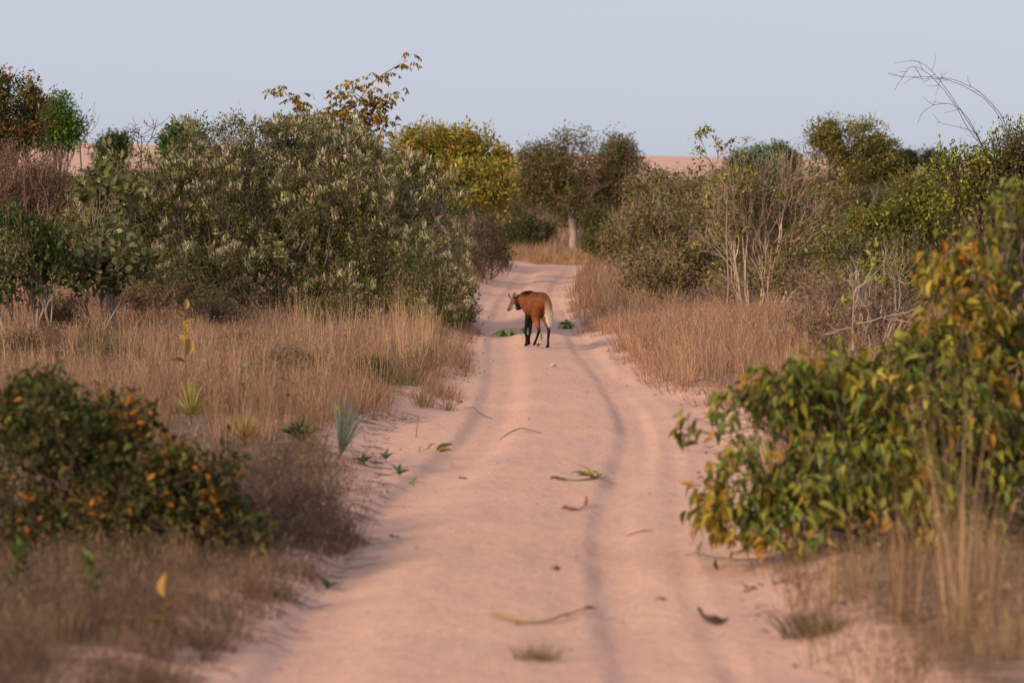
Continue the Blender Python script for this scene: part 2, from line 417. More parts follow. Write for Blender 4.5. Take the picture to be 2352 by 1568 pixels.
G_OLIVE = (0.175, 0.15, 0.045); G_DARK = (0.075, 0.08, 0.022); G_MID = (0.125, 0.15, 0.03); G_BRIGHT = (0.14, 0.26, 0.03)
YEL = (0.48, 0.38, 0.06); YGREEN = (0.32, 0.32, 0.06); ORANGE = (0.40, 0.17, 0.03); BROWN = (0.17, 0.085, 0.04); RUST = (0.28, 0.10, 0.045)
SILVER = (0.50, 0.44, 0.25); SILV2 = (0.30, 0.265, 0.13); STRAW = (0.47, 0.285, 0.17); STRAW2 = (0.35, 0.20, 0.128); TAN = (0.30, 0.20, 0.13)

# ---- the big grey-green shrub left of the animal
def silver_tips(m, P, D, rng):
    # pale woolly new shoots standing on the outer twigs
    cl = vnoise(P[:, 0] + P[:, 1] * .5, P[:, 2], 1.6, 77) + .5 * vnoise(P[:, 0], P[:, 2], 4, 78)
    out_ = (cl > -.16) & (D[:, 2] > -0.3) & (rng.uniform(0, 1, len(P)) < 0.34 + 0.4 * np.clip(D[:, 2], 0, 1))
    Q = P[out_]; E = D[out_]
    leaves_at(m, Q + E * 0.05 + np.array([0, 0, .03]), E, 12, rng, 0.10, 0.36, [(SILVER, 5), (SILV2, 2), ((0.34, 0.28, 0.18), 2)], 0.03, 0.5, 0.75, 0.42, LEAF2, 0.7)
Zb = 66.0
plant('silver_shrub', 'large rounded grey-green shrub with silvery shoot tips beside the animal', 'shrub', (gx(680, 65), 65.0),
      [lobe(640, 460, 330, 185, 66, 2.0), lobe(820, 540, 250, 200, 65, 1.8), lobe(950, 560, 135, 175, 64.5, 1.5), lobe(430, 500, 260, 150, 66, 1.8),
       lobe(560, 370, 150, 95, 66, 1.2), lobe(720, 380, 160, 100, 66, 1.2), lobe(880, 440, 130, 90, 65.5, 1.2), lobe(1000, 650, 92, 130, 63, 1.2), lobe(960, 730, 100, 70, 62.5, 1.0), lobe(800, 700, 160, 70, 63.5, 1.2), lobe(480, 640, 200, 70, 64, 1.2), lobe(320, 420, 130, 90, 66, 1.2),
       lobe(250, 520, 110, 110, 66, 1.0), lobe(700, 640, 280, 90, 65, 1.5), lobe(1045, 690, 52, 95, 62.4, .7), lobe(1020, 755, 60, 45, 61.8, .6)],
      6200, 20, 0.066, 0.42, [(G_DARK, 3), (G_MID, 4), (G_OLIVE, 3.5), (SILV2, 1.2), ((0.17, 0.115, 0.07), 1.6), (G_BRIGHT, 0.35)],
      bark=BARK_GREY * 0.9, rt=0.004, shell=0.62, seed=11, spread=0.055, stems=9, stemspread=0.45, outw=0.5, up=0.45, extra=silver_tips, whisk=(700, .32, (.27, .185, .14)))

# ---- tree whose leggy boughs stand out over the big shrub
def bough_tree():
    rng = np.random.default_rng(5); Z = 71.0
    base = np.array([gx(760, Z), Z, float(ground_h(gx(760, Z), Z))])
    t = thing('feather_leaf_tree', 'leggy tree with drooping orange-brown feathery leaves above the big shrub', 'tree', base)
    def P(x, y, dz=0): return np.array([gx(x, Z), Z + dz, gz(y, Z)]) - base
    B = MB(); L = MB(); C = BARK_RED * 0.8
    lims = [([(760, 520), (775, 420), (790, 330), (815, 290), (850, 262), (872, 235), (892, 215)], .03, .008),
            ([(790, 330), (785, 290), (800, 255), (830, 225), (850, 195), (880, 172), (915, 152), (937, 141)], .018, .004),
            ([(775, 420), (745, 340), (725, 290), (700, 262), (675, 232), (648, 206)], .02, .005),
            ([(815, 290), (850, 285), (878, 282), (896, 272)], .012, .004), ([(800, 255), (775, 240), (770, 215), (795, 200)], .01, .004),
            ([(785, 290), (755, 265), (740, 245)], .01, .004), ([(830, 225), (805, 205), (795, 205)], .007, .003), ([(700, 262), (670, 270), (655, 285)], .008, .004)]
    spots = []
    for pts, r0, r1 in lims:
        pp = np.array([P(x, y, rng.normal(0, .15)) for x, y in pts]); tube(B, pp, np.linspace(r0, r1, len(pp)), C, 5)
        if r0 < .03:
            for q in range(len(pp)): spots += [pp[q] + rng.normal(0, .08, 3) for _ in range(3)]
        else:
            for q in range(3, len(pp)): spots += [pp[q] + rng.normal(0, .12, 3) for _ in range(5)]
    for x, y, n in [(675, 225, 5), (690, 250, 6), (668, 275, 7), (700, 280, 6), (745, 270, 6), (770, 258, 7), (800, 262, 8), (830, 245, 8), (855, 240, 8), (880, 232, 7),
                    (820, 280, 8), (850, 290, 8), (878, 295, 8), (840, 265, 8), (865, 215, 5), (888, 175, 2), (858, 180, 2), (795, 232, 6), (775, 285, 5), (650, 215, 4), (672, 300, 6)]:
        spots += [P(x, y) + rng.normal(0, [.09, .2, .07]) for _ in range(n)]
    for s in spots:     # a feathery compound leaf: an arching stalk with hanging leaflets
        a = rng.uniform(0, 6.28); ln = rng.uniform(.16, .30); hd = np.array([math.cos(a), math.sin(a) * .8, 0])
        tt = np.linspace(0, 1, 6)[:, None]; R = s + hd * ln * tt + np.array([0, 0, 1]) * (0.06 * tt - 0.13 * tt * tt)
        tube(B, R, np.full(6, .002), C * .8, 3)
        n = 12; u = rng.uniform(.1, 1, n); pos = s + hd * (ln * u)[:, None] + np.array([0, 0, 1]) * (0.06 * u - 0.13 * u * u)[:, None]
        side = np.cross(hd, [0, 0, 1]); sg = rng.choice([-1, 1], n)[:, None]
        d = side * sg * .6 + np.array([0, 0, -.75]) + hd * .2 + rng.normal(0, .2, (n, 3))
        sz = rng.uniform(.07, .12, n)
        c = pick([((.50, .27, .05), 2.5), ((0.42, 0.28, 0.05), 3), ((0.22, 0.18, 0.04), 3), ((0.13, 0.13, 0.03), 2.5), ((0.26, 0.13, .06), 1.5)], n, rng) if s[2] > 0 else pick([(BROWN, 1)], n, rng)
        L.inst(LEAF2[0], LEAF2[1], [], pos, frames(d, rng), np.stack([sz * .42, sz, sz * .6], -1), c)
    for x, y, x2, y2 in [(937, 141, 915, 140), (895, 168, 905, 150), (860, 190, 848, 180), (880, 232, 897, 205), (735, 260, 722, 240), (648, 206, 636, 200), (795, 205, 790, 195)]:
        tube(B, [P(x, y), P((x + x2) / 2 + 2, (y + y2) / 2), P(x2, y2)], [.004, .003, .002], C, 3)
    B.obj('trunk', M_BARK, t, smooth=True); L.obj('crown', M_LEAF, t)
bough_tree()

# ---- trees and shrubs behind
plant('yellow_tree', 'low spreading tree with yellow-green leaves behind the big shrub', 'tree', (gx(1040, 98), 98.0),
      [lobe(915, 350, 62, 45, 98), lobe(975, 330, 60, 42, 98), lobe(1020, 345, 60, 45, 98), lobe(1075, 345, 72, 48, 98), lobe(1120, 380, 60, 45, 98), lobe(1020, 410, 110, 55, 98), lobe(960, 395, 80, 50, 98),
       lobe(1090, 430, 85, 55, 97), lobe(1130, 450, 45, 60, 97)],
      900, 24, 0.125, 0.42, [(YGREEN, 5), (YEL, 3), ((0.38, 0.22, 0.05), 2.5), ((0.17, 0.18, 0.04), 2), (ORANGE, 1)], bark=BARK_GREY, rt=0.006, shell=.35, seed=21, spread=.11, up=.5)
Zr = 124.0
plant('round_tree', 'round-crowned dark green tree with a forked pale trunk beyond the track', 'tree', (gx(1317, Zr), Zr),
      [lobe(1330, 385, 135, 72, Zr), lobe(1250, 400, 78, 70, Zr), lobe(1410, 400, 76, 76, Zr), lobe(1340, 335, 85, 42, Zr), lobe(1240, 370, 50, 40, Zr), lobe(1430, 370, 42, 45, Zr),
       lobe(1300, 440, 110, 45, Zr), lobe(1400, 440, 70, 40, Zr), lobe(1220, 430, 40, 40, Zr)],
      1300, 20, 0.10, 0.48, [((0.125, 0.135, 0.038), 4), ((0.19, 0.175, 0.05), 3), ((0.28, 0.17, 0.08), 2.2), (BROWN, 1.5), (RUST, .7), ((0.10, 0.125, 0.035), 1.5)],
      bark=BARK_PALE, rt=0.008, shell=.3, seed=22, spread=.13, f=.4, bole=1.15, whisk=(150, .45, (.24, .15, .10)))
plant('crown_tree', 'yellow-tinged tree with a flat rounded crown rising over the right scrub', 'tree', (gx(1950, 108), 108.0),
      [lobe(1945, 320, 85, 42, 108), lobe(1890, 310, 38, 38, 108), lobe(1900, 365, 55, 45, 108), lobe(2010, 355, 55, 48, 108), lobe(1990, 310, 45, 30, 108), lobe(2030, 385, 35, 35, 108), lobe(1940, 400, 90, 45, 108)],
      560, 22, 0.115, 0.42, [((0.19, 0.185, 0.045), 4), ((0.28, 0.24, 0.06), 3), ((0.38, 0.29, 0.08), 2), ((0.12, 0.13, 0.035), 2), (RUST, .5)], bark=BARK_PALE * .9, rt=0.007, shell=.4, seed=23, spread=.11, f=.5)
plant('green_dome_tree', 'fresh green dome-shaped tree far off in front of the dune', 'tree', (gx(1752, 190), 190.0),
      [lobe(1765, 362, 62, 28, 190), lobe(1715, 378, 45, 24, 190), lobe(1800, 375, 35, 24, 190), lobe(1750, 395, 75, 26, 190)],
      700, 18, 0.17, 0.5, [((0.075, 0.14, 0.045), 4), ((0.055, 0.095, 0.035), 3), ((0.11, 0.18, 0.05), 2)], bark=BARK_DARK, rt=.012, shell=.5, seed=24, spread=.16)
plant('dark_round_tree', 'small dark rounded tree on the skyline right of the flat-crowned tree', 'tree', (gx(2076, 230), 230.0),
      [lobe(2080, 372, 24, 20, 230), lobe(2070, 390, 26, 18, 230)], 240, 18, 0.2, 0.5, [(G_DARK, 3), ((0.055, 0.06, .03), 2)], bark=BARK_DARK, rt=.012, shell=.5, seed=25, spread=.2)
plant('grey_far_tree', 'greyish small tree on the skyline behind the yellow-leaved shrub', 'tree', (gx(2145, 240), 240.0),
      [lobe(2140, 368, 22, 16, 240), lobe(2150, 382, 24, 16, 240)], 200, 18, 0.2, 0.5, [((0.075, .07, .05), 3), ((0.055, .055, .03), 2)], bark=BARK_DARK, rt=.012, shell=.5, seed=26, spread=.2)
plant('yellow_green_shrub', 'rounded yellow-green leafy shrub below the flat-crowned tree', 'shrub', (gx(2040, 84), 84.0),
      [lobe(2030, 490, 85, 65, 84), lobe(2090, 450, 60, 55, 84), lobe(2110, 510, 70, 60, 84), lobe(1990, 520, 45, 50, 84)],
      800, 20, .095, .40, [((0.19, 0.19, 0.04), 4), (YGREEN, 2.5), ((0.12, 0.14, 0.03), 2), ((0.25, .13, .03), 1)], bark=BARK_GREY, rt=.005, shell=.4, seed=27, spread=.1, stems=4, up=.4)

plant('pink_twig_shrub', 'pinkish-brown twiggy shrub between the pale-stemmed and the foreground leafy shrub', 'shrub', (gx(1930, 52), 52.0),
      [lobe(1900, 690, 70, 80, 52, .6), lobe(1980, 700, 80, 90, 51, .6), lobe(2060, 740, 80, 90, 50, .6), lobe(1850, 760, 60, 60, 51, .5), lobe(1960, 790, 110, 50, 50, .6)],
      1300, 4, .055, .4, [((.30, .19, .12), 3), ((.22, .15, .08), 3), ((.16, .16, .05), 2), (RUST, .7)], bark=np.array([.34, .235, .19]), rt=.0038, shell=.2, seed=28, spread=.06, stems=8, wob=.08, stemspread=.7, trunk_name='twigs')
plant('olive_leaf_shrub', 'olive leafy shrub behind the pinkish twiggy one', 'shrub', (gx(2010, 62), 62.0),
      [lobe(1960, 590, 70, 60, 62, .6), lobe(2050, 600, 80, 70, 62, .6), lobe(2120, 640, 70, 80, 61, .6), lobe(1930, 640, 50, 60, 62, .5)],
      560, 12, .08, .45, [((.16, .155, .045), 4), ((.11, .115, .035), 3), ((.26, .2, .06), 1.5), (BROWN, 1.2)], bark=BARK_PALE, rt=.0045, shell=.3, seed=29, spread=.09, stems=5, wob=.07, up=.3)
plant('yellow_brown_shrub', 'yellow and brown leaved shrub left under the flat-crowned tree', 'shrub', (gx(1900, 92), 92.0),
      [lobe(1880, 470, 60, 55, 92, .8), lobe(1940, 500, 60, 60, 92, .8), lobe(1910, 560, 80, 50, 92, .8)],
      420, 12, .10, .45, [((.2, .18, .05), 4), ((.13, .12, .04), 3), ((.32, .24, .07), 1.5), (BROWN, 1.5)], bark=BARK_PALE, rt=.006, shell=.3, seed=30, spread=.1, stems=4, wob=.07, up=.3)

# ---- left margin
plant('orange_leaf_tree', 'tree with orange-tinged green leaves cut by the left edge', 'tree', (gx(-20, 74), 74.0),
      [lobe(20, 215, 62, 55, 74), lobe(-40, 230, 80, 75, 74), lobe(60, 270, 58, 55, 74), lobe(20, 300, 85, 45, 74), lobe(-60, 320, 80, 60, 74)],
      760, 18, .10, .42, [((0.13, 0.13, 0.035), 4), ((0.07, 0.085, 0.025), 3), (ORANGE, 1.3), ((0.30, .18, .04), 1.2), (RUST, .7)], bark=BARK_GREY, rt=.005, shell=.4, seed=31, spread=.09, up=.1)
plant('fresh_green_tree', 'bright fresh green tree at the left behind the brown twiggy shrub', 'tree', (gx(125, 86), 86.0),
      [lobe(125, 258, 34, 40, 86), lobe(165, 290, 26, 28, 86), lobe(145, 250, 18, 26, 86), lobe(105, 300, 40, 35, 86), lobe(150, 310, 32, 26, 86)],
      420, 18, .095, .42, [((0.12, 0.24, 0.04), 4), ((0.08, 0.15, 0.03), 4), ((0.19, 0.32, 0.06), 2)], bark=BARK_GREY, rt=.005, shell=.2, seed=32, spread=.13)
plant('brown_twig_shrub', 'dense brown leafless twiggy shrub at the left edge', 'shrub', (gx(70, 70), 70.0),
      [lobe(60, 400, 130, 80, 70), lobe(140, 400, 80, 75, 70), lobe(0, 440, 110, 110, 70), lobe(120, 470, 100, 80, 70)],
      2600, 5, .05, .4, [((0.24, 0.15, 0.095), 4), ((0.30, 0.18, 0.11), 3), ((0.14, .115, .05), 2.5)], bark=np.array([.26, .16, .11]), rt=.0045, shell=.3, seed=33, spread=.06, stems=6, wob=.09, trunk_name='twigs')
plant('olive_broadleaf_shrub', 'broad-leaved pale olive shrub in front of the big silvery one', 'shrub', (gx(245, 58.5), 58.5),
      [lobe(260, 400, 55, 55, 61), lobe(220, 440, 50, 40, 61), lobe(235, 570, 80, 70, 59), lobe(310, 620, 60, 60, 58.5), lobe(200, 630, 60, 60, 58.5), lobe(260, 480, 50, 70, 60)],
      190, 9, .14, .66, [((0.17, 0.165, 0.065), 4), ((0.12, 0.13, 0.05), 3), ((0.26, 0.23, 0.10), 2), (G_MID, 1)], bark=BARK_PALE * .8, rt=.005, shell=.4, seed=34, spread=.08, stems=4, wob=.025, tmpl=LEAF8, up=.25, outw=.7)
plant('green_edge_shrub', 'green leafy shrub on pale stems at the left edge above the grass', 'shrub', (gx(70, 58), 58.0),
      [lobe(40, 570, 90, 75, 58), lobe(110, 620, 60, 60, 58), lobe(0, 640, 80, 60, 58), lobe(20, 520, 60, 40, 58), lobe(120, 560, 40, 40, 58)],
      300, 14, .095, .5, [((0.08, 0.12, 0.03), 4), (G_DARK, 3), ((0.12, 0.17, .04), 1.5), ((.2, .11, .05), .6)], bark=BARK_PALE, rt=.0055, shell=.4, seed=35, spread=.09, stems=5, stemspread=.7, wob=.02)
def twig_plant(name, label, Z, base_xy, tips, r, col, seed, leaf=None, mid=2):
    """bare twigs: base, then tips given as points of the plant"""
    rng = np.random.default_rng(seed); bx = gx(base_xy[0], Z); b = np.array([bx, Z, float(ground_h(bx, Z))])
    t = thing(name, label, 'shrub', b); B = MB()
    P = np.array([[gx(x, Z) - bx, rng.normal(0, .25), gz(y, Z) - b[2]] for x, y in tips])
    s = np.array([0, 0, gz(base_xy[1], Z) - b[2]])
    tube(B, bez(np.array([0, 0, -.05]), np.array([0, 0, 1.]), s, 5, rng, .02), np.linspace(r * 4, r * 3, 5), col, 5)
    grow(B, s, np.array([0, 0, 1.]), P, r, col, rng, .5, .06)
    B.obj('twigs', M_BARK, t, smooth=True)
    if leaf:
        m = MB(); sel = rng.choice(len(P), max(1, int(len(P) * leaf[0]))); leaves_at(m, P[sel], nrm(rng.normal(0, 1, (len(sel), 3))), leaf[1], rng, leaf[2], .45, leaf[3], .05); m.obj('leaves', M_LEAF, t)
    return t
rg = np.random.default_rng(77)
twig_plant('bare_sapling', 'single bare grey sapling leaning right against the sky', 68, (185, 345), [(223, 235), (230, 262), (205, 290), (215, 270), (228, 258), (200, 300)], .005, BARK_GREY * .8, 41)
twig_plant('reddish_bare_shrub', 'bare reddish shrub with withered leaves against the sky', 76, (325, 370), [(300 + 75 * rg.uniform(0, 1), 262 + 60 * rg.uniform(0, 1) ** .8) for _ in range(34)] + [(285, 290), (390, 265), (272, 300), (345, 258)], .0045, np.array([.17, .085, .07]), 42, (.5, 3, .07, [((.20, .07, .05), 1)]))
twig_plant('forked_dead_shrub', 'pale orange dead forked twig poking over the big shrub', 74, (532, 320), [(490, 272), (500, 262), (515, 258), (525, 265), (540, 262), (548, 270), (505, 280), (556, 276), (532, 270)], .006, np.array([.36, .20, .14]), 43)
plant('small_green_tree', 'small bright green treetop just behind the big shrub', 'tree', (gx(425, 80), 80.0), [lobe(422, 300, 26, 18, 80), lobe(400, 318, 24, 16, 80), lobe(415, 345, 40, 26, 80)],
      240, 18, .09, .45, [((0.05, .12, .02), 3), ((.08, .19, .03), 2)], rt=.006, seed=44, spread=.08)
plant('small_round_bush', 'small green bush in front of the dune at the left', 'shrub', (gx(265, 150), 150.0), [lobe(265, 335, 32, 24, 150), lobe(250, 360, 45, 25, 150)],
      260, 16, .14, .5, [((.06, .10, .03), 3), ((.09, .13, .04), 2)], rt=.009, seed=45, spread=.14)

# ---- right side
plant('brown_leaf_shrub', 'tangled shrub with brown withered leaves between the track and the pale stems', 'shrub', (gx(1540, 76), 76.0),
      [lobe(1510, 450, 80, 60, 77), lobe(1560, 500, 100, 90, 76), lobe(1480, 540, 60, 60, 76), lobe(1620, 440, 70, 60, 76), lobe(1560, 600, 110, 60, 75), lobe(1640, 540, 70, 90, 75), lobe(1430, 560, 55, 60, 77), lobe(1500, 640, 80, 45, 75)],
      1050, 12, .09, .5, [((.21, .16, .07), 4), ((.16, .15, .05), 4), (BROWN, 1.5), ((.05, .03, .022), .6), ((.30, .27, .07), 2.2)], bark=BARK_PALE * 1.1, rt=.0045, shell=.3, seed=51, spread=.09, stems=6, wob=.09, up=0, whisk=(450, .4, (.42, .31, .24)))
plant('pale_stem_shrub', 'tall thin-leaved shrub of many pale bare stems right of the track', 'shrub', (gx(1760, 71), 71.0),
      [lobe(1700, 450, 90, 85, 71), lobe(1800, 440, 90, 90, 71), lobe(1850, 520, 60, 110, 71), lobe(1740, 560, 110, 110, 71), lobe(1660, 560, 60, 110, 71), lobe(1820, 640, 70, 70, 71), lobe(1690, 640, 60, 60, 71)],
      1150, 8, .09, .5, [((.21, .17, .065), 3.5), ((.31, .29, .07), 4), ((.17, .18, .05), 3), (RUST, .8), (BROWN, .8)], bark=BARK_PALE * 1.45, rt=.0047, shell=.15, seed=52, spread=.12, stems=12, stemspread=.6, wob=.03, leaf_share=.75, up=0.1, whisk=(700, .5, (.50, .37, .29)))
twig_plant('yellow_tip_shrub', 'slender shrub with sparse yellow and red leaves reaching over the skyline', 70, (1670, 470),
           [(1605, 310), (1620, 300), (1612, 330), (1640, 325), (1650, 335), (1680, 330), (1720, 320), (1715, 335), (1660, 345), (1695, 350), (1600, 350), (1640, 420), (1660, 410), (1620, 430), (1690, 400), (1700, 430), (1650, 440), (1630, 450), (1610, 345), (1730, 400), (1725, 380)],
           .005, BARK_PALE * .8, 53, (1.9, 9, .10, [(YGREEN, 3), (YEL, 2), ((.13, .12, .03), 2), (RUST, .8)]))
plant('yellow_leaf_shrub', 'dense dark-twigged shrub with bright yellow-green leaves near the right edge', 'shrub', (gx(2260, 56), 56.0),
      [lobe(2200, 400, 75, 65, 56), lobe(2290, 360, 75, 60, 56), lobe(2180, 460, 60, 60, 56), lobe(2330, 330, 60, 50, 56), lobe(2300, 430, 90, 80, 56), lobe(2370, 380, 80, 80, 56)],
      1500, 5, .06, .45, [((.13, .13, .035), 3), (YGREEN, 2), ((.09, .06, .04), 2.5), ((.2, .2, .04), 2.5)], bark=np.array([.10, .065, .05]), rt=.0036, shell=.3, seed=54, spread=.07, stems=4, wob=.1,
      extra=lambda m, P, D, rng: leaves_at(m, P[P[:, 0] < 0.12], D[P[:, 0] < 0.12], 2, rng, .085, .5, [((.36, .38, .04), 3), ((.24, .28, .03), 2)], .07))
def arching_stems():
    Z = 56.5; rng = np.random.default_rng(8); b = np.array([gx(2300, Z), Z, float(ground_h(gx(2300, Z), Z))])
    t = thing('arching_cane_plant', 'bare thin canes arching left high against the sky', 'plant', b)
    def P(x, y, d=0): return np.array([gx(x, Z), Z + d, gz(y, Z)]) - b
    canes = [[(2310, 700), (2330, 480), (2315, 320), (2290, 260), (2240, 210), (2180, 182), (2110, 178), (2075, 180), (2033, 172)],
             [(2300, 700), (2335, 480), (2318, 330), (2300, 275), (2260, 225), (2200, 192), (2160, 180), (2125, 184), (2095, 178)],
             [(2280, 700), (2290, 480), (2262, 340), (2220, 280), (2185, 225), (2160, 190), (2130, 155), (2098, 139), (2050, 146)],
             [(2270, 700), (2285, 480), (2270, 350), (2225, 300), (2195, 240), (2150, 185), (2120, 160), (2090, 150), (2075, 175), (2055, 208)],
             [(2290, 700), (2300, 480), (2255, 340), (2215, 262), (2180, 238), (2140, 240), (2113, 262), (2105, 285)],
             [(2300, 700), (2310, 480), (2275, 360), (2235, 300), (2190, 290), (2150, 280)]]
    for c in canes:
        B = MB(); dd = rng.normal(0, .2); p = np.array([P(x, y, dd) for x, y in c])
        tt = np.linspace(0, len(p) - 1, 40); pp = np.stack([np.interp(tt, np.arange(len(p)), p[:, i]) for i in range(3)], 1)
        for _ in range(3): pp[1:-1] = (pp[:-2] + pp[1:-1] * 2 + pp[2:]) / 4
        pp[2:-1] += rng.normal(0, .003, (37, 3))
        tube(B, pp, np.linspace(.0075, .0025, 40), np.array([.09, .07, .06]), 4)
        for _ in range(5):
            k = rng.integers(18, 38); e = pp[k] + np.array([rng.normal(-.05, .1), rng.normal(0, .1), rng.normal(.03, .1)])
            tube(B, [pp[k], (pp[k] + e) / 2 + rng.normal(0, .01, 3), e], [.004, .003, .002], np.array([.09, .07, .06]), 3)
        B.obj('cane', M_BARK, t, smooth=True)
arching_stems()
plant('yellow_sprig_shrub', 'thin bare shrub with a few bright yellow-green leaf sprays amid the right scrub', 'shrub', (gx(2000, 50), 50.0),
      [lobe(2000, 600, 70, 50, 50, .5), lobe(2050, 580, 50, 60, 50, .5), lobe(1975, 660, 50, 50, 50, .5), lobe(2090, 640, 60, 60, 50, .5)],
      110, 10, .085, .55, [((.33, .34, .04), 3), (YGREEN, 2), ((.15, .17, .03), 1)], bark=BARK_PALE * .9, rt=.006, shell=.3, seed=55, spread=.05, stems=3, leaf_share=.35, wob=.08, stemspread=.2)
twig_plant('pale_bare_shrub', 'leafless pale grey shrub with angular branches standing in the right grass', 46, (1960, 760), [(1970, 620), (1990, 560), (1960, 590), (2010, 640), (2030, 690), (2060, 720), (1940, 680), (1985, 640), (2090, 740), (1900, 740), (1890, 770), (2030, 600), (1935, 640), (2110, 700), (1860, 760)], .008, BARK_PALE, 56)

# ------------------------------------------------------------------ scrub further back
plant('low_green_shrub', 'low dark green shrub with a bright tip left of the forked trunk', 'shrub', (gx(1215, 126), 126.0),
      [lobe(1225, 535, 45, 32, 126), lobe(1195, 545, 30, 26, 126), lobe(1200, 518, 22, 14, 126)], 330, 16, .09, .45, [((.075, .075, .03), 3), ((.05, .07, .025), 2), ((.17, .21, .04), 1), (BROWN, 1)], rt=.005, seed=61, spread=.1, stems=3)
plant('vine_sapling', 'slim pale sapling hung with green leaves at the end of the track', 'tree', (gx(1425, 96), 96.0),
      [lobe(1420, 520, 36, 50, 96, .4), lobe(1450, 470, 40, 40, 96, .4), lobe(1395, 560, 25, 40, 96, .4)], 170, 8, .085, .5, [((.12, .16, .04), 3), ((.2, .2, .05), 1), (RUST, 1), (BROWN, 1)], bark=BARK_PALE, rt=.006, seed=62, spread=.08, stems=2, stemspread=.3, leaf_share=.7)
plant('low_leafy_shrub', 'low green shrub on the grass left of the pale sapling', 'shrub', (gx(1380, 106), 106.0), [lobe(1380, 540, 42, 45, 106), lobe(1400, 580, 30, 28, 106), lobe(1365, 500, 30, 30, 106)],
      320, 12, .09, .5, [((.10, .13, .03), 3), ((.16, .14, .04), 2), (BROWN, 1.5)], rt=.005, seed=63, spread=.1, stems=3)
plant('brown_verge_shrub', 'brown half-withered shrub behind the big shrub at the track side', 'shrub', (gx(1115, 95), 95.0),
      [lobe(1110, 560, 45, 50, 95), lobe(1140, 590, 32, 34, 95), lobe(1090, 610, 36, 40, 95)], 520, 9, .075, .4, [((.17, .11, .065), 3), ((.12, .085, .045), 3), ((.11, .11, .04), 1.5)], bark=BARK_GREY, rt=.004, seed=64, spread=.09, stems=5, wob=.09)
plant('grey_twig_shrub', 'grey-brown twiggy shrub right under the yellow-green tree', 'shrub', (gx(1165, 128), 128.0),
      [lobe(1150, 500, 50, 40, 128), lobe(1190, 490, 45, 45, 128), lobe(1130, 530, 40, 35, 128)], 560, 8, .085, .4, [((.15, .105, .07), 3), ((.11, .09, .05), 3), ((.10, .11, .04), 1)], bark=BARK_GREY, rt=.005, seed=65, spread=.11, stems=5, wob=.09)

PROT = []
def scrub_proto(seed, pal, bark, lob, n, k, Ln):
    rng = np.random.default_rng(seed)
    P, D = sample_lobes(lob, n, rng, .35); ok = P[:, 2] > .1; P, D = P[ok], D[ok]
    B = MB(); lab = kmeans(P, 4, rng)
    for j in range(4):
        Q = P[lab == j]
        if len(Q): grow(B, np.array([Q[:, 0].mean() * .4, Q[:, 1].mean() * .4, -.25]), np.array([0, 0, 1.]), Q, .006, bark, rng, .45, .08)
    m = MB(); leaves_at(m, P, D, k, rng, Ln, .48, pal, .12)
    return B.mesh('trunk', True), m.mesh('crown')
for i, (pal, bark) in enumerate([
        ([((.17, .16, .05), 3), ((.11, .115, .035), 3), (BROWN, 1)], BARK_GREY), ([((.24, .165, .085), 3), ((.18, .13, .065), 3), ((.15, .15, .05), 1)], BARK_GREY),
        ([((.27, .25, .06), 3), ((.18, .18, .045), 3), ((.36, .26, .07), 1)], BARK_PALE), ([((.11, .15, .04), 3), ((.08, .105, .03), 3)], BARK_DARK),
        ([((.21, .14, .08), 3), ((.15, .10, .055), 2), (RUST, .6)], BARK_PALE), ([((.2, .175, .065), 3), ((.13, .125, .04), 2), ((.27, .17, .07), 1)], BARK_GREY)]):
    g = np.random.default_rng(900 + i)
    lob = [(g.normal(0, .5), g.normal(0, .4), g.uniform(.7, 1.5), g.uniform(.5, .9), g.uniform(.5, .8), g.uniform(.4, .7)) for _ in range(5)]
    PROT.append(scrub_proto(910 + i, pal, bark, lob, 420, 14 if i not in (1, 4) else 8, .11))
PN = [('olive_scrub', 'olive-green scrub bush on the plain in front of the dune'), ('brown_scrub', 'brown withered scrub bush on the plain in front of the dune'),
      ('yellow_green_scrub', 'yellow-green scrub bush on the plain in front of the dune'), ('dark_green_scrub', 'dark green scrub bush on the plain in front of the dune'),
      ('tan_scrub', 'tan dried-out scrub bush on the plain in front of the dune'), ('mixed_scrub', 'olive and brown scrub bush on the plain in front of the dune')]
rs = np.random.default_rng(500); placed = []; SEEN = {}
tries = 0
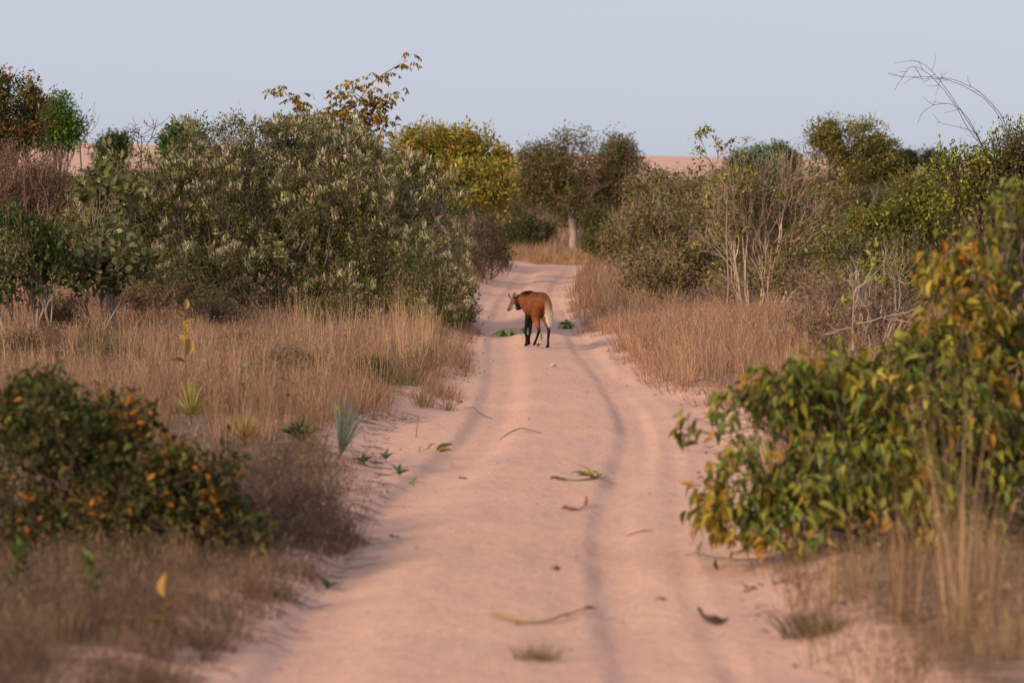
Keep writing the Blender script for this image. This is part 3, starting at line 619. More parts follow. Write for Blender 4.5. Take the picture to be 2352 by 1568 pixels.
while len(placed) < 135 and tries < 6000:
    tries += 1
    Z = 84 + 190 * rs.uniform(0, 1) ** 1.5; x = rs.uniform(-60, 2420); X = gx(x, Z)
    if 1130 < x < 1420 and Z < 135: continue
    if Z < 96 and x < 700: continue
    if off_track(np.array(X), np.array(Z)) < 1.2: continue
    if any((X - a) ** 2 + (Z - b) ** 2 < 5 for a, b in placed): continue
    placed.append((X, Z)); k = int(rs.choice(6, p=[.2, .13, .23, .2, .09, .15])); s = rs.uniform(.6, 1.05) if Z < 105 else rs.uniform(.75, 1.35)
    if 1140 < x < 1215 or 1480 < x < 1650: s *= .68
    z = float(ground_h(X, Z))
    zone = next(zl for xm, zl in ((250, 'behind the left-edge brown shrub'), (560, "behind the silvery shrub's left half"), (900, "behind the silvery shrub's right half"), (1180, 'round the yellow-green tree'), (1400, 'beside the round-crowned tree'), (1650, 'behind the brown-leaved tangle'), (1880, 'behind the pale-stemmed shrub'), (2120, 'round the flat-crowned tree'), (9999, 'behind the right-edge yellow-leaved shrub')) if x < xm)
    t = thing(PN[k][0], ('far low ' if Z > 170 else 'mid-distance ' if Z > 120 else 'nearer ') + PN[k][1].split(' on the')[0] + ' ' + zone, 'shrub', (X, Z, z), 'scrub bushes on the plain', rs.uniform(0, 6.28)); t.scale = (s * rs.uniform(.9, 1.3), s * rs.uniform(.9, 1.2), s)
    SEEN.setdefault(t['label'], []).append((x, t))
    for nm, me, mt in (('trunk', PROT[k][0], M_BARK), ('crown', PROT[k][1], M_LEAF)):
        if not me.materials: me.materials.append(mt)
        o = bpy.data.objects.new(nm, me); COL.objects.link(o); o.parent = t

for lab, lst in SEEN.items():
    lst.sort(key=lambda e: e[0])
    if len(lst) > 1:
        for i, (x, t) in enumerate(lst): t['label'] = (['leftmost', 'rightmost'] if len(lst) == 2 else ['leftmost', 'second from left', 'third from left', 'fourth from left', 'fifth from left', 'sixth from left', 'seventh from left'])[i] + ' ' + lab
for x, y, k, s, lab in [(150, 800, 1, .34, 'low withered bush in the grass in front of the green left-edge shrub'), (330, 775, 4, .36, 'low tan bush in the grass below the broad-leaved olive shrub'), (480, 790, 1, .3, 'low brown bush in the grass under the big silvery shrub'),
                        (560, 850, 5, .24, 'small olive-brown bush in the middle of the left grass'), (250, 880, 1, .24, 'small brown bush in the left grass behind the dark orange-dotted shrub'), (760, 800, 0, .28, 'small olive bush in the grass at the foot of the big silvery shrub'),
                        (850, 900, 5, .2, 'little olive-brown bush beside the bright green seedling'), (60, 870, 4, .26, 'small tan bush in the grass at the left edge'), (690, 900, 4, .2, 'little tan bush in the left grass near the sand bay')]:
    Z = zof(y); X = gx(x, Z); t = thing(PN[k][0], lab, 'shrub', (X, Z, float(ground_h(X, Z))), 'low bushes in the left grass', rs.uniform(0, 6.28)); t.scale = (s * 1.3, s * 1.3, s)
    for nm, me in (('trunk', PROT[k][0]), ('crown', PROT[k][1])):
        o = bpy.data.objects.new(nm, me); COL.objects.link(o); o.parent = t
def far_scrub():
    rng = np.random.default_rng(71); m = MB(); n = 1500
    Z = rng.uniform(200, 545, n); X = (rng.uniform(-100, 2450, n) - CX) * Z / FPX
    H = rng.uniform(.5, 1.7, n) * (1 + .5 * vnoise(X, Z, .05, 4)); H = np.where(rng.uniform(0, 1, n) < .3, H + rng.uniform(.6, 2.0, n), H); R = rng.uniform(.6, 1.9, n)
    k = 42
    pos = np.repeat(np.stack([X, Z, ground_h(X, Z)], -1), k, 0)
    d = nrm(rng.normal(0, 1, (n * k, 3))); d[:, 2] = np.abs(d[:, 2])
    pos = pos + d * np.stack([np.repeat(R, k), np.repeat(R, k), np.repeat(H, k)], -1) * rng.uniform(.5, 1, (n * k, 1))
    s = rng.uniform(.2, .38, n * k)
    cl = np.repeat(pick([((.17, .125, .07), 3), ((.13, .125, .055), 3), ((.24, .16, .095), 2), ((.085, .11, .045), 2.5)], n, rng), k, 0)
    m.inst(LEAF2[0], LEAF2[1], [], pos, frames(d + rng.normal(0, .5, d.shape), rng), np.stack([s * .6, s, s * .5], -1), np.clip(cl * (1 + rng.normal(0, .2, (n * k, 1))), .01, .9))
    o = m.obj('distant_scrub', M_LEAF, kind='stuff'); o['label'] = 'distant brown-green scrub covering the plain below the dune'; o['category'] = 'scrub'
far_scrub()

# ------------------------------------------------------------------ near shrubs (their large leaves are pieces of their own)
def leaf_mesh(name, droop, fold, seed):
    g = np.random.default_rng(seed); t = np.linspace(0, 1, 6); wd = np.array([0, .36, .5, .44, .26, 0])
    mid = np.stack([0 * t + .04 * np.sin(t * 3 + seed), t - .12 * droop * t * t, -droop * t * t * .45], -1)
    V = list(mid)
    for s in (-1, 1):
        for i in range(1, 5): V.append(mid[i] + np.array([s * wd[i], 0, fold * wd[i] + g.normal(0, .02)]))
    tr = [(0, 1, 6), (4, 5, 9), (0, 10, 1), (4, 13, 5)]; q = []
    for i in range(1, 4): q.append((i, i + 1, 6 + i, 5 + i)); q.append((i, 9 + i, 10 + i, i + 1))
    m = MB(); m.add(np.array(V), tr, q); return m.mesh(name, True), np.array(V), tr, q
BIG = [leaf_mesh('leaf', d, f, i) for i, (d, f) in enumerate([(.5, .35), (.9, .2), (.2, .45), (1.2, .3), (2.0, .25), (2.6, .3)])]
def near_shrub(name, label, base, lobes, n, k, Ln, Wr, pal, objramp, parts, seed, bark, rt, spread, up, rnd, stems, shell=.45, extra_pts=(), outw=.5, warm=None, warmramp=None, share=.1):
    rng = np.random.default_rng(seed); bx, by = base; loc = np.array([bx, by, float(ground_h(bx, by))])
    t = thing(name, label, 'shrub', loc)
    P, D = sample_lobes(lobes, n, rng, shell)
    if len(extra_pts): P = np.concatenate([P, np.array(extra_pts)]); D = np.concatenate([D, np.tile([-1., 0, 0], (len(extra_pts), 1))])
    P = P - loc; ok = P[:, 2] > .06; P, D = P[ok], D[ok]
    B = MB(); lab = kmeans(P, stems, rng)
    for j in range(stems):
        Q = P[lab == j]
        if len(Q): grow(B, np.array([Q[:, 0].mean() * .3, Q[:, 1].mean() * .3, -.06]), np.array([0, 0, 1.]), Q, rt, bark, rng, .45, .07, sides=6)
    B.obj('branches', M_BARK, t, smooth=True)
    N = len(P) * k
    pc = np.repeat(P, k, 0) + rng.normal(0, spread, (N, 3))
    dd = np.repeat(D, k, 0) * outw + np.array([0, 0, up]) + rng.normal(0, rnd, (N, 3)); fr = frames(dd, rng, jit=.5)
    s = Ln * rng.uniform(.45, 1.3, N); sca = np.stack([s * Wr * rng.uniform(.75, 1.25, N), s, s], -1)
    mats = [leaf_mat(name + '_leaf', .25, .5, .25, objramp), leaf_mat(name + '_turned_leaf', .25, .5, .25, warmramp)]
    turned = (vnoise(pc[:, 0] + .5 * pc[:, 1], pc[:, 2], 2.6, seed) + .35 * vnoise(pc[:, 0], pc[:, 2] + pc[:, 1], 7, seed + 1) + rng.normal(0, .07, N)) > share    # whole twigs turn colour together
    sets = [mk_shared(mt) for mt in mats]
    order = np.argsort(pc[:, 1] + .35 * np.abs(pc[:, 0]) * 0 + rng.uniform(0, .5, N))    # those nearest the viewer show largest
    for i in order[:parts]:
        o = bpy.data.objects.new('leaf', sets[int(turned[i])][rng.integers(0, 4)])
        o.matrix_local = Matrix([[*(fr[i, :, r] * sca[i]), pc[i, r]] for r in range(3)] + [[0, 0, 0, 1]]); o.parent = t; COL.objects.link(o)
    rest = order[parts:]; m = MB(); which = rng.integers(0, 4, len(rest))
    for v in range(4):
        r = rest[which == v]; V, tr, q = LEAF8 if Ln < .08 else BIG[v][1:]
        m.inst(V, tr, q, pc[r], fr[r], sca[r], np.where(turned[r][:, None], pick(warm, len(r), rng), pick(pal, len(r), rng)))
    o = m.obj('foliage', M_LEAF, t, smooth=True, kind='stuff')
    return t
def mk_shared(mat):
    L = []
    for b in BIG:
        me = b[0].copy(); me.materials.append(mat); L.append(me)
    return L

Zs = 26.5
near_shrub('orange_green_shrub', 'big foreground shrub with hanging green and orange leaves right of the track', (gx(2120, Zs), Zs),
      [lobe(1700, 950, 62, 60, 26.3, .2), lobe(1800, 880, 80, 60, 26.6, .25), lobe(1920, 850, 90, 70, 27, .3), lobe(1780, 1030, 120, 90, 26.2, .35), lobe(1700, 1160, 85, 80, 25.8, .25),
       lobe(1820, 1180, 130, 110, 25.8, .4), lobe(1960, 1060, 170, 150, 26.2, .5), lobe(2080, 1180, 150, 120, 26, .5), lobe(2200, 1020, 200, 200, 26.8, .6), lobe(2330, 1150, 150, 200, 26.8, .6),
       lobe(2230, 780, 120, 110, 27.4, .4), lobe(2330, 850, 120, 150, 27.4, .5), lobe(2240, 600, 90, 90, 27.8, .35), lobe(2160, 600, 60, 60, 27.8, .3), lobe(2320, 520, 90, 90, 28, .4), lobe(2350, 680, 90, 110, 28, .4), lobe(2200, 1250, 120, 60, 25.8, .4), lobe(1670, 1100, 70, 100, 25.7, .25), lobe(1770, 1260, 90, 70, 25.5, .3), lobe(1680, 1010, 60, 70, 26, .2), lobe(1900, 960, 130, 90, 26.5, .35), lobe(2060, 940, 120, 130, 26.6, .4), lobe(2130, 840, 90, 100, 27, .35)],
      950, 9, .115, .36, [((.19, .19, .042), 4), ((.12, .13, .025), 3.5), ((.29, .27, .04), 3), ((.16, .21, .045), 1.5), ((.34, .22, .03), .5)],
      [(0, (.20, .20, .03)), (.3, (.12, .13, .025)), (.52, (.30, .275, .04)), (.78, (.18, .235, .05)), (.95, (.36, .23, .03))],
      300, 81, BARK_GREY, .005, .06, -.75, .42, 5, shell=.4, extra_pts=[(gx(1578, Zs), Zs, gz(975, Zs)), (gx(1570, Zs), Zs, gz(985, Zs)), (gx(1640, 25.8), 25.8, gz(1200, 25.8))],
      warm=[((.34, .23, .03), 3), ((.27, .2, .03), 3), ((.42, .2, .03), 1.6), ((.16, .15, .03), 2), ((.44, .38, .07), .8)], warmramp=[(0, (.36, .24, .03)), (.3, (.28, .21, .03)), (.55, (.44, .2, .03)), (.75, (.17, .16, .03)), (.92, (.45, .39, .07))], share=.12)
Zl = 25.6
near_shrub('dark_orange_shrub', 'low dark foreground shrub dotted with orange leaves at the lower left', (gx(190, Zl), Zl),
      [lobe(120, 1090, 210, 180, 25.8, .6), lobe(340, 1180, 180, 150, 25.5, .5), lobe(60, 960, 130, 90, 26.3, .5), lobe(440, 1110, 115, 110, 25.6, .4), lobe(210, 1280, 220, 90, 25.1, .5), lobe(0, 1200, 140, 150, 25.3, .5), lobe(240, 1010, 130, 80, 26.1, .4), lobe(530, 1220, 80, 80, 25.4, .3), lobe(90, 900, 60, 40, 26.6, .3), lobe(300, 960, 60, 40, 26.4, .3), lobe(480, 1040, 60, 40, 25.9, .3)],
      1450, 11, .064, .5, [((.055, .062, .018), 5), ((.095, .105, .024), 3), ((.12, .08, .03), 2), ((.36, .14, .025), .25), ((.18, .18, .035), 1)],
      [(0, (.12, .14, .03)), (.45, (.075, .09, .022)), (.92, (.36, .14, .025))],
      150, 82, BARK_DARK * 1.2, .0032, .05, .1, .7, 6, shell=.3,
      warm=[((.36, .14, .025), 3), ((.22, .13, .035), 3), ((.10, .09, .025), 3), ((.42, .2, .03), 1)], warmramp=[(0, (.38, .14, .025)), (.45, (.24, .14, .035)), (.7, (.43, .21, .03)), (.85, (.11, .1, .03))], share=.22)

plant('dry_brush', 'fine brown dry brush spilling from the dark shrub to the sand edge', 'shrub', (gx(620, 27.6), 27.6),
      [lobe(600, 1110, 110, 70, 28, .5), lobe(700, 1150, 95, 60, 27.6, .4), lobe(560, 1200, 110, 60, 26.8, .4), lobe(690, 1220, 80, 40, 26.8, .35), lobe(480, 1250, 100, 50, 26, .4), lobe(620, 1050, 80, 50, 29, .4), lobe(760, 1190, 45, 40, 27.2, .3), lobe(620, 1290, 110, 45, 25.4, .4), lobe(520, 1350, 110, 45, 24.4, .4), lobe(740, 1090, 70, 50, 28.6, .3)],
      2700, 5, .028, .4, [((.19, .12, .08), 4), ((.27, .175, .11), 3), ((.12, .105, .04), 2), ((.10, .06, .04), 2)], bark=np.array([.2, .13, .10]), rt=.0016, shell=.1, seed=83, spread=.035, stems=14, stemspread=.85, wob=.09, trunk_name='twigs', zmin=.02)
plant('dry_brush', 'low brown and green brush in the bottom left corner', 'shrub', (gx(120, 22.6), 22.6),
      [lobe(60, 1400, 110, 60, 22.8, .3), lobe(200, 1420, 90, 45, 22.5, .3), lobe(330, 1400, 70, 40, 23, .3), lobe(430, 1440, 80, 40, 22.6, .3), lobe(300, 1490, 90, 35, 21.8, .2), lobe(520, 1420, 70, 35, 23, .3), lobe(20, 1480, 70, 40, 21.8, .2)],
      1700, 5, .03, .45, [((.18, .12, .07), 4), ((.10, .11, .035), 3), ((.27, .18, .11), 2)], bark=np.array([.17, .11, .08]), rt=.0016, shell=.1, seed=84, spread=.035, stems=12, stemspread=.85, wob=.09, trunk_name='twigs', zmin=.02)

# ------------------------------------------------------------------ grass
def blades(m, root, lean, h, wd, col, rng, bend=.25, tipcol=None):
    n = len(root); t = np.array([0, .58, 1.0])
    az = rng.uniform(0, 6.28, n); side = np.stack([np.cos(az), np.sin(az) * .6, 0 * az], -1)
    side[:, 0] = np.where(np.abs(side[:, 0]) < .35, .6, side[:, 0])
    bx = np.stack([lean[:, 0], lean[:, 1], np.zeros(n)], -1)
    C = root[:, None] + np.array([0, 0, 1])[None, None] * (h[:, None] * t)[..., None] + bx[:, None] * (h[:, None] * (t * .55 + bend * 1.6 * t ** 2.5))[..., None]
    C[:, :, 2] -= (np.linalg.norm(bx, axis=1) * h * bend)[:, None] * t[None] ** 3
    wv = np.array([1, .85, 0]) * .5
    Lf = C - side[:, None] * (wd[:, None] * wv)[..., None]; Rt = C + side[:, None] * (wd[:, None] * wv)[..., None]
    V = np.stack([Lf[:, 0], Rt[:, 0], Lf[:, 1], Rt[:, 1], C[:, 2]], 1)
    off = (np.arange(n) * 5)[:, None, None]
    q = (np.array([(0, 1, 3, 2)])[None] + off).reshape(-1, 4); tr = (np.array([(2, 3, 4)])[None] + off).reshape(-1, 3)
    m.add(V.reshape(-1, 3), tr, q, np.repeat(col, 5, 0))
GP = [(STRAW, 3), (STRAW2, 4), ((.38, .215, .14), 4), ((.22, .12, .078), 3), ((.52, .35, .2), 1)]
def tufts(m, X, Z, H, nb, wd, rng, pal=GP, rad_=.10, lean=.35, feather=0.0):
    n = len(X); z = ground_h(X, Z) - .02
    r = np.repeat(np.stack([X, Z, z], -1), nb, 0); a = rng.uniform(0, 6.28, n * nb); q = rng.uniform(0, 1, n * nb) ** .7 * rad_
    dx = np.stack([np.cos(a), np.sin(a)], -1); r[:, :2] += dx * q[:, None]
    ln = dx * (q / rad_ * lean)[:, None] + rng.normal(0, .12, (n * nb, 2))
    h = np.repeat(H, nb) * rng.uniform(.45, 1.15, n * nb)
    tint = np.repeat(pick(pal, n, rng, .15), nb, 0); c = np.where(rng.uniform(0, 1, (n * nb, 1)) < .55, tint, pick(pal, n * nb, rng, .2))
    blades(m, r, ln, h, wd * rng.uniform(.6, 1.3, n * nb), np.clip(c * (1 + rng.normal(0, .12, (n * nb, 1))), .01, .9), rng)
    if feather > 0:     # loose seed heads
        s = rng.uniform(0, 1, n * nb) < feather; k = 4; ns = int(s.sum())
        top = r[s] + np.array([0, 0, 1]) * h[s][:, None] * .9 + np.concatenate([ln[s], np.zeros((ns, 1))], 1) * h[s][:, None] * .75
        p = np.repeat(top, k, 0) + rng.normal(0, [.025, .025, .05], (ns * k, 3)); d = rng.normal(0, .4, (ns * k, 3)) + np.array([0, 0, .8])
        sz = rng.uniform(.02, .05, ns * k); m.inst(LEAF2[0], LEAF2[1], [], p, frames(d, rng), np.stack([sz * .2, sz, sz * .2], -1), np.repeat(c[s], k, 0))
CLEAR = [(437, 1005, .30), (560, 1060, .34), (780, 1082, .30), (690, 1055, .25), (425, 985, .2), (888, 850, .3), (935, 910, .25), (660, 985, .15), (560, 970, .15), (640, 790, .2), (776, 1000, .2)]
def scatter(n, zr, xr, rng, dmin=.12, noise=.0, pw=1.0, keep=None):
    """random ground spots (more of them near), kept off the bare sand"""
    Z = zr[0] + (zr[1] - zr[0]) * rng.uniform(0, 1, n) ** pw; X = gx(rng.uniform(xr[0], xr[1], n), Z)
    d = off_track(X, Z) + .5 * vnoise(X, Z, .9, 41) + .25 * vnoise(X, Z, 3, 42)
    ok = (d > dmin)
    for cx_, cy_, cr_ in CLEAR:
        zc = zof(cy_); ok &= ~((np.abs(X - gx(cx_, zc) * Z / zc) < cr_) & (Z > zc - 4.5) & (Z < zc + .2) & (rng.uniform(0, 1, n) < .88))
    if noise: ok &= (vnoise(X, Z, .35, 43) + .6 * vnoise(X, Z, 1.1, 44)) > noise
    if keep is not None: ok &= keep(X, Z)
    return X[ok], Z[ok], d[ok]
rg = np.random.default_rng(300)
m = MB()
X, Z, d = scatter(3300, (40.5, 66), (-120, 1090), rg, .18, noise=-.06); H = np.clip(.22 + .2 * np.minimum(d, 1.2) + .5 * vnoise(X, Z, .45, 45) + .3 * vnoise(X, Z, 1.3, 48), .12, .7) * rg.uniform(.6, 1.2, len(X)) * (1 - .45 * sstep(50, 58, Z))
tufts(m, X, Z, H, 22, .0055, rg, feather=.12, rad_=.13, lean=.75)
X, Z, d = scatter(1100, (31, 42), (-120, 900), rg, .25, noise=-.12, pw=.6); tufts(m, X, Z, np.clip((Z - 29) / 13 * .5, .12, .5) * rg.uniform(.6, 1.2, len(X)), 20, .0045, rg, feather=.06)
X, Z, d = scatter(900, (66, 84), (-120, 1100), rg, .3); tufts(m, X, Z, rg.uniform(.25, .5, len(X)), 22, .008, rg, feather=.3)
X, Z, d = scatter(1700, (42, 78), (860, 1180), rg, .02, keep=lambda a, b: (off_track(a, b) < .7) & (a < LE(b) + .2)); tufts(m, X, Z, rg.uniform(.08, .24, len(X)), 14, .005, rg, [((.3, .17, .10), 3), ((.2, .11, .07), 3), (STRAW, 1.5)], lean=1.3, rad_=.1)
# tall straw standing before the big shrub
X = gx(rg.choice([700, 760, 800, 880, 930, 975, 640], 60) + rg.normal(0, 14, 60), 54); Z = rg.uniform(50, 57, 60); ok = off_track(X, Z) > .25; tufts(m, X[ok], Z[ok], rg.uniform(.6, 1.05, ok.sum()), 20, .0055, rg, [(STRAW, 3), ((.46, .31, .17), 3)], lean=.18, feather=.25)
X = gx(rg.choice([110, 300, 350, 420, 480, 560], 34) + rg.normal(0, 16, 34), 49); Z = rg.uniform(45, 53, 34); tufts(m, X, Z, rg.uniform(.5, .85, 34), 14, .0055, rg, [(STRAW, 3), (STRAW2, 3)], lean=.2, feather=.25)
for _ in range(2):      # loose tall stalks standing over the sward, and greener and darker herbs in it
    X, Z, d = scatter(420, (42, 66), (-120, 1080), rg, .35); tufts(m, X, Z, rg.uniform(.3, .75, len(X)) * (1 - .4 * sstep(50, 58, Z)), 5, .0055, rg, [((.56, .36, .2), 3), (STRAW, 2)], lean=.3, feather=.3)
X, Z, d = scatter(620, (34, 62), (-120, 1060), rg, .3, noise=.0); tufts(m, X, Z, rg.uniform(.18, .45, len(X)), 30, .006, rg, [((.15, .12, .05), 3), ((.13, .075, .05), 4), ((.2, .17, .06), 1)], lean=.7, rad_=.16, feather=.15)
o = m.obj('dry_grass', M_GRASS, kind='stuff'); o['label'] = 'dry straw-coloured grass left of the sandy track'; o['category'] = 'grass'
m = MB()
X, Z, d = scatter(2900, (44, 72), (1290, 2420), rg, .12, noise=-.2); H = np.clip(.26 + .2 * np.minimum(d, 1.2) + .5 * vnoise(X, Z, .5, 46) + .3 * vnoise(X, Z, 1.4, 49), .15, .75) * rg.uniform(.65, 1.25, len(X)) * (1 - .5 * sstep(56, 68, Z) * sstep(1.2, 3, X))
tufts(m, X, Z, H, 26, .0062, rg, [(STRAW, 4), (STRAW2, 3), ((.50, .29, .175), 4), ((.28, .155, .095), 1.5)], feather=.15, lean=.75, rad_=.12)
X, Z, d = scatter(1200, (72, 108), (1290, 2420), rg, .2); tufts(m, X, Z, rg.uniform(.25, .55, len(X)), 22, .009, rg, feather=.3)
X, Z, d = scatter(800, (46, 72), (1300, 2420), rg, .3); tufts(m, X, Z, rg.uniform(.35, .75, len(X)) * (1 - .5 * sstep(56, 68, Z)), 5, .0055, rg, [((.56, .36, .2), 3), (STRAW, 2)], lean=.25, feather=.3)
X, Z, d = scatter(180, (44, 72), (1300, 2420), rg, .2, noise=.05); tufts(m, X, Z, rg.uniform(.2, .45, len(X)), 26, .006, rg, [((.19, .17, .07), 3), ((.15, .09, .055), 3)], lean=.7, rad_=.16, feather=.6)
X, Z, d = scatter(420, (33, 44), (1620, 2420), rg, .35); tufts(m, X, Z, rg.uniform(.3, .7, len(X)), 26, .005, rg, feather=.4)
X, Z, d = scatter(2300, (42, 90), (1290, 1760), rg, .0, keep=lambda a, b: (off_track(a, b) < .7) & (a > RE(b) - .2)); tufts(m, X, Z, rg.uniform(.08, .26, len(X)), 14, .005, rg, [((.34, .2, .115), 3), ((.22, .12, .075), 3), (STRAW, 2)], lean=1.3, rad_=.1)
o = m.obj('dry_grass', M_GRASS, kind='stuff'); o['label'] = 'dry pinkish-brown grass right of the sandy track'; o['category'] = 'grass'
m = MB()
X, Z, d = scatter(4000, (84, 230), (-100, 2450), rg, .3, pw=1.2); tufts(m, X, Z, rg.uniform(.3, .75, len(X)), 16, .014, rg, GP + [((.2, .19, .07), 1)], rad_=.22)
X = rg.uniform(gx(1120, 118), gx(1460, 118), 420); Z = 114.5 + 3.2 * (vnoise(X, X * 0, .6, 61) + .5) + 6 * rg.uniform(0, 1, 420) ** 1.5; tufts(m, X, Z, rg.uniform(.12, .5, 420) * (1 + .9 * vnoise(X, Z, .8, 62)), 20, .010, rg, [((.46, .29, .12), 3), (STRAW, 3), (STRAW2, 2), ((.24, .16, .08), 1.5)], rad_=.2, lean=.7)
o = m.obj('dry_grass', M_GRASS, kind='stuff'); o['label'] = 'far dry grass of the plain beyond the end of the track'; o['category'] = 'grass'
# thin dried weeds and fine brush on the near left margin
m = MB()
def nearleft(X, Z): return X < LE(Z) - .05 + .3 * vnoise(X, Z, 1.2, 47)
X, Z, d = scatter(900, (21, 41), (-60, 860), rg, .05, noise=-.02, keep=nearleft); tufts(m, X, Z, rg.uniform(.10, .34, len(X)), 12, .0035, rg, [((.20, .12, .075), 3), ((.28, .175, .10), 3), ((.12, .10, .045), 1.5)], lean=.6, rad_=.1, feather=.15)
X = gx(600 + 110 * rg.normal(0, 1, 170), 29); Z = rg.uniform(25, 35, 170); ok = off_track(X, Z) > .05; X, Z = X[ok], Z[ok]; tufts(m, X, Z, rg.uniform(.08, .30, len(X)), 22, .003, rg, [((.17, .10, .065), 3), ((.25, .15, .09), 3), ((.10, .09, .035), 1.2)], lean=.7, rad_=.16, feather=.25)
X, Z, d = scatter(1900, (18.6, 29), (-80, 860), rg, -.05, keep=lambda a, b: (a < LE(b) + .05) & (vnoise(a, b, 2.2, 63) > -.22)); tufts(m, X, Z, rg.uniform(.08, .28, len(X)), 22, .004, rg, [((.19, .115, .075), 3), ((.13, .08, .055), 3), ((.27, .17, .10), 2), ((.12, .11, .04), 1)], lean=.9, rad_=.09, feather=.2)
X, Z, d = scatter(190, (18.6, 22.5), (-80, 560), rg, .1, noise=-.02); tufts(m, X, Z, rg.uniform(.08, .30, len(X)), 16, .0035, rg, [((.26, .165, .10), 3), ((.34, .22, .13), 3), ((.15, .13, .05), 1.5)], lean=.6, rad_=.1, feather=.15)
X, Z, d = scatter(520, (19, 34), (1800, 2440), rg, .0); tufts(m, X, Z, rg.uniform(.12, .35, len(X)), 14, .0035, rg, [((.22, .13, .08), 3), ((.30, .19, .10), 3), ((.14, .12, .04), 1)], lean=.6, feather=.4)
o = m.obj('weeds', M_GRASS, kind='stuff'); o['label'] = 'fine withered weeds on the near margins of the sand'; o['category'] = 'weeds'

def tussock(label, x, y, n, h, lean, nb, pal, seed, wd=.0042, spread=.2, name='grass_tussock', fr=.09):
    r = np.random.default_rng(seed); Z0 = zof(y); X0 = gx(x, Z0); z0 = float(ground_h(X0, Z0)); mm = MB()
    tufts(mm, X0 + r.normal(0, spread, n), Z0 + r.normal(0, spread, n), h * r.uniform(.7, 1.1, n), nb, wd, r, pal, rad_=fr if n > 1 else max(fr, h * .8), lean=lean, feather=.15 if n > 1 else 0)
    o = mm.obj(name, M_GRASS); o.data.transform(Matrix.Translation((-X0, -Z0, -z0))); o.location = (X0, Z0, z0)
    return tag(o, label, 'grass', 'grass tussocks')
PALE = [((.52, .35, .18), 3), ((.42, .27, .14), 3), ((.24, .145, .08), 1.5)]
tussock('tall straw-coloured grass tussock in front of the foreground leafy shrub', 2190, 1490, 5, .85, .16, 46, PALE, 1, wd=.006)
tussock('tall straw stalks rising highest over the leafy shrub at the right', 2210, 1500, 2, 1.5, .10, 16, PALE, 2, wd=.008, spread=.08)
tussock('short straw tussock at the foot of the leafy shrub nearest the track', 1960, 1400, 4, .42, .25, 36, PALE, 3, spread=.13)
tussock('loose dry tussock between the dark shrub and the lone two-leaved sprout', 560, 1390, 4, .3, .5, 40, [((.22, .135, .085), 3), ((.30, .19, .11), 2)], 12, spread=.07)
tussock('dark weedy tussock at the bottom edge left of the track', 330, 1545, 3, .22, .6, 70, [((.15, .11, .06), 3), ((.24, .15, .09), 2)], 13, spread=.035)
tussock('dry tussock at the bottom left corner', 110, 1540, 5, .3, .4, 44, [((.24, .15, .09), 3), ((.33, .21, .12), 2)], 14, spread=.08)
tussock('straw tussock in the bottom right corner', 2300, 1560, 5, .4, .4, 36, PALE, 4, spread=.1)
tussock('dry tussock before the dark orange-dotted shrub near the left edge', 200, 1400, 3, .42, .12, 34, [((.26, .155, .085), 3), ((.33, .2, .11), 2)], 5, spread=.09)
tussock('dry tussock at the right foot of the dark orange-dotted shrub', 370, 1370, 2, .42, .14, 34, [((.26, .155, .085), 3), ((.33, .2, .11), 2)], 6, spread=.07)
tussock('small fuzzy dry grass tuft on the middle of the track in front', 1230, 1525, 1, .14, .9, 220, [((.19, .13, .07), 3), ((.26, .17, .09), 2)], 7, wd=.003, spread=.03)
tussock('little dark dried tuft on the track behind the fuzzy one', 1205, 1385, 1, .04, 1.2, 40, [((.12, .075, .05), 1)], 8, wd=.003, spread=.04)
tussock('low dark weedy mound at the right margin of the track in front', 1900, 1475, 1, .24, 1.2, 320, [((.10, .085, .035), 3), ((.16, .12, .05), 2), ((.13, .07, .04), 2)], 9, spread=.07)
tussock('rounded low green and brown weed at the left grass edge', 935, 910, 6, .32, .7, 40, [((.12, .12, .045), 3), ((.17, .13, .07), 3)], 10, spread=.2)
tussock('low reddish-brown tuft at the sand edge below the green seedling', 985, 945, 6, .28, .7, 40, [((.26, .15, .085), 3), ((.2, .12, .06), 2)], 11, spread=.16)

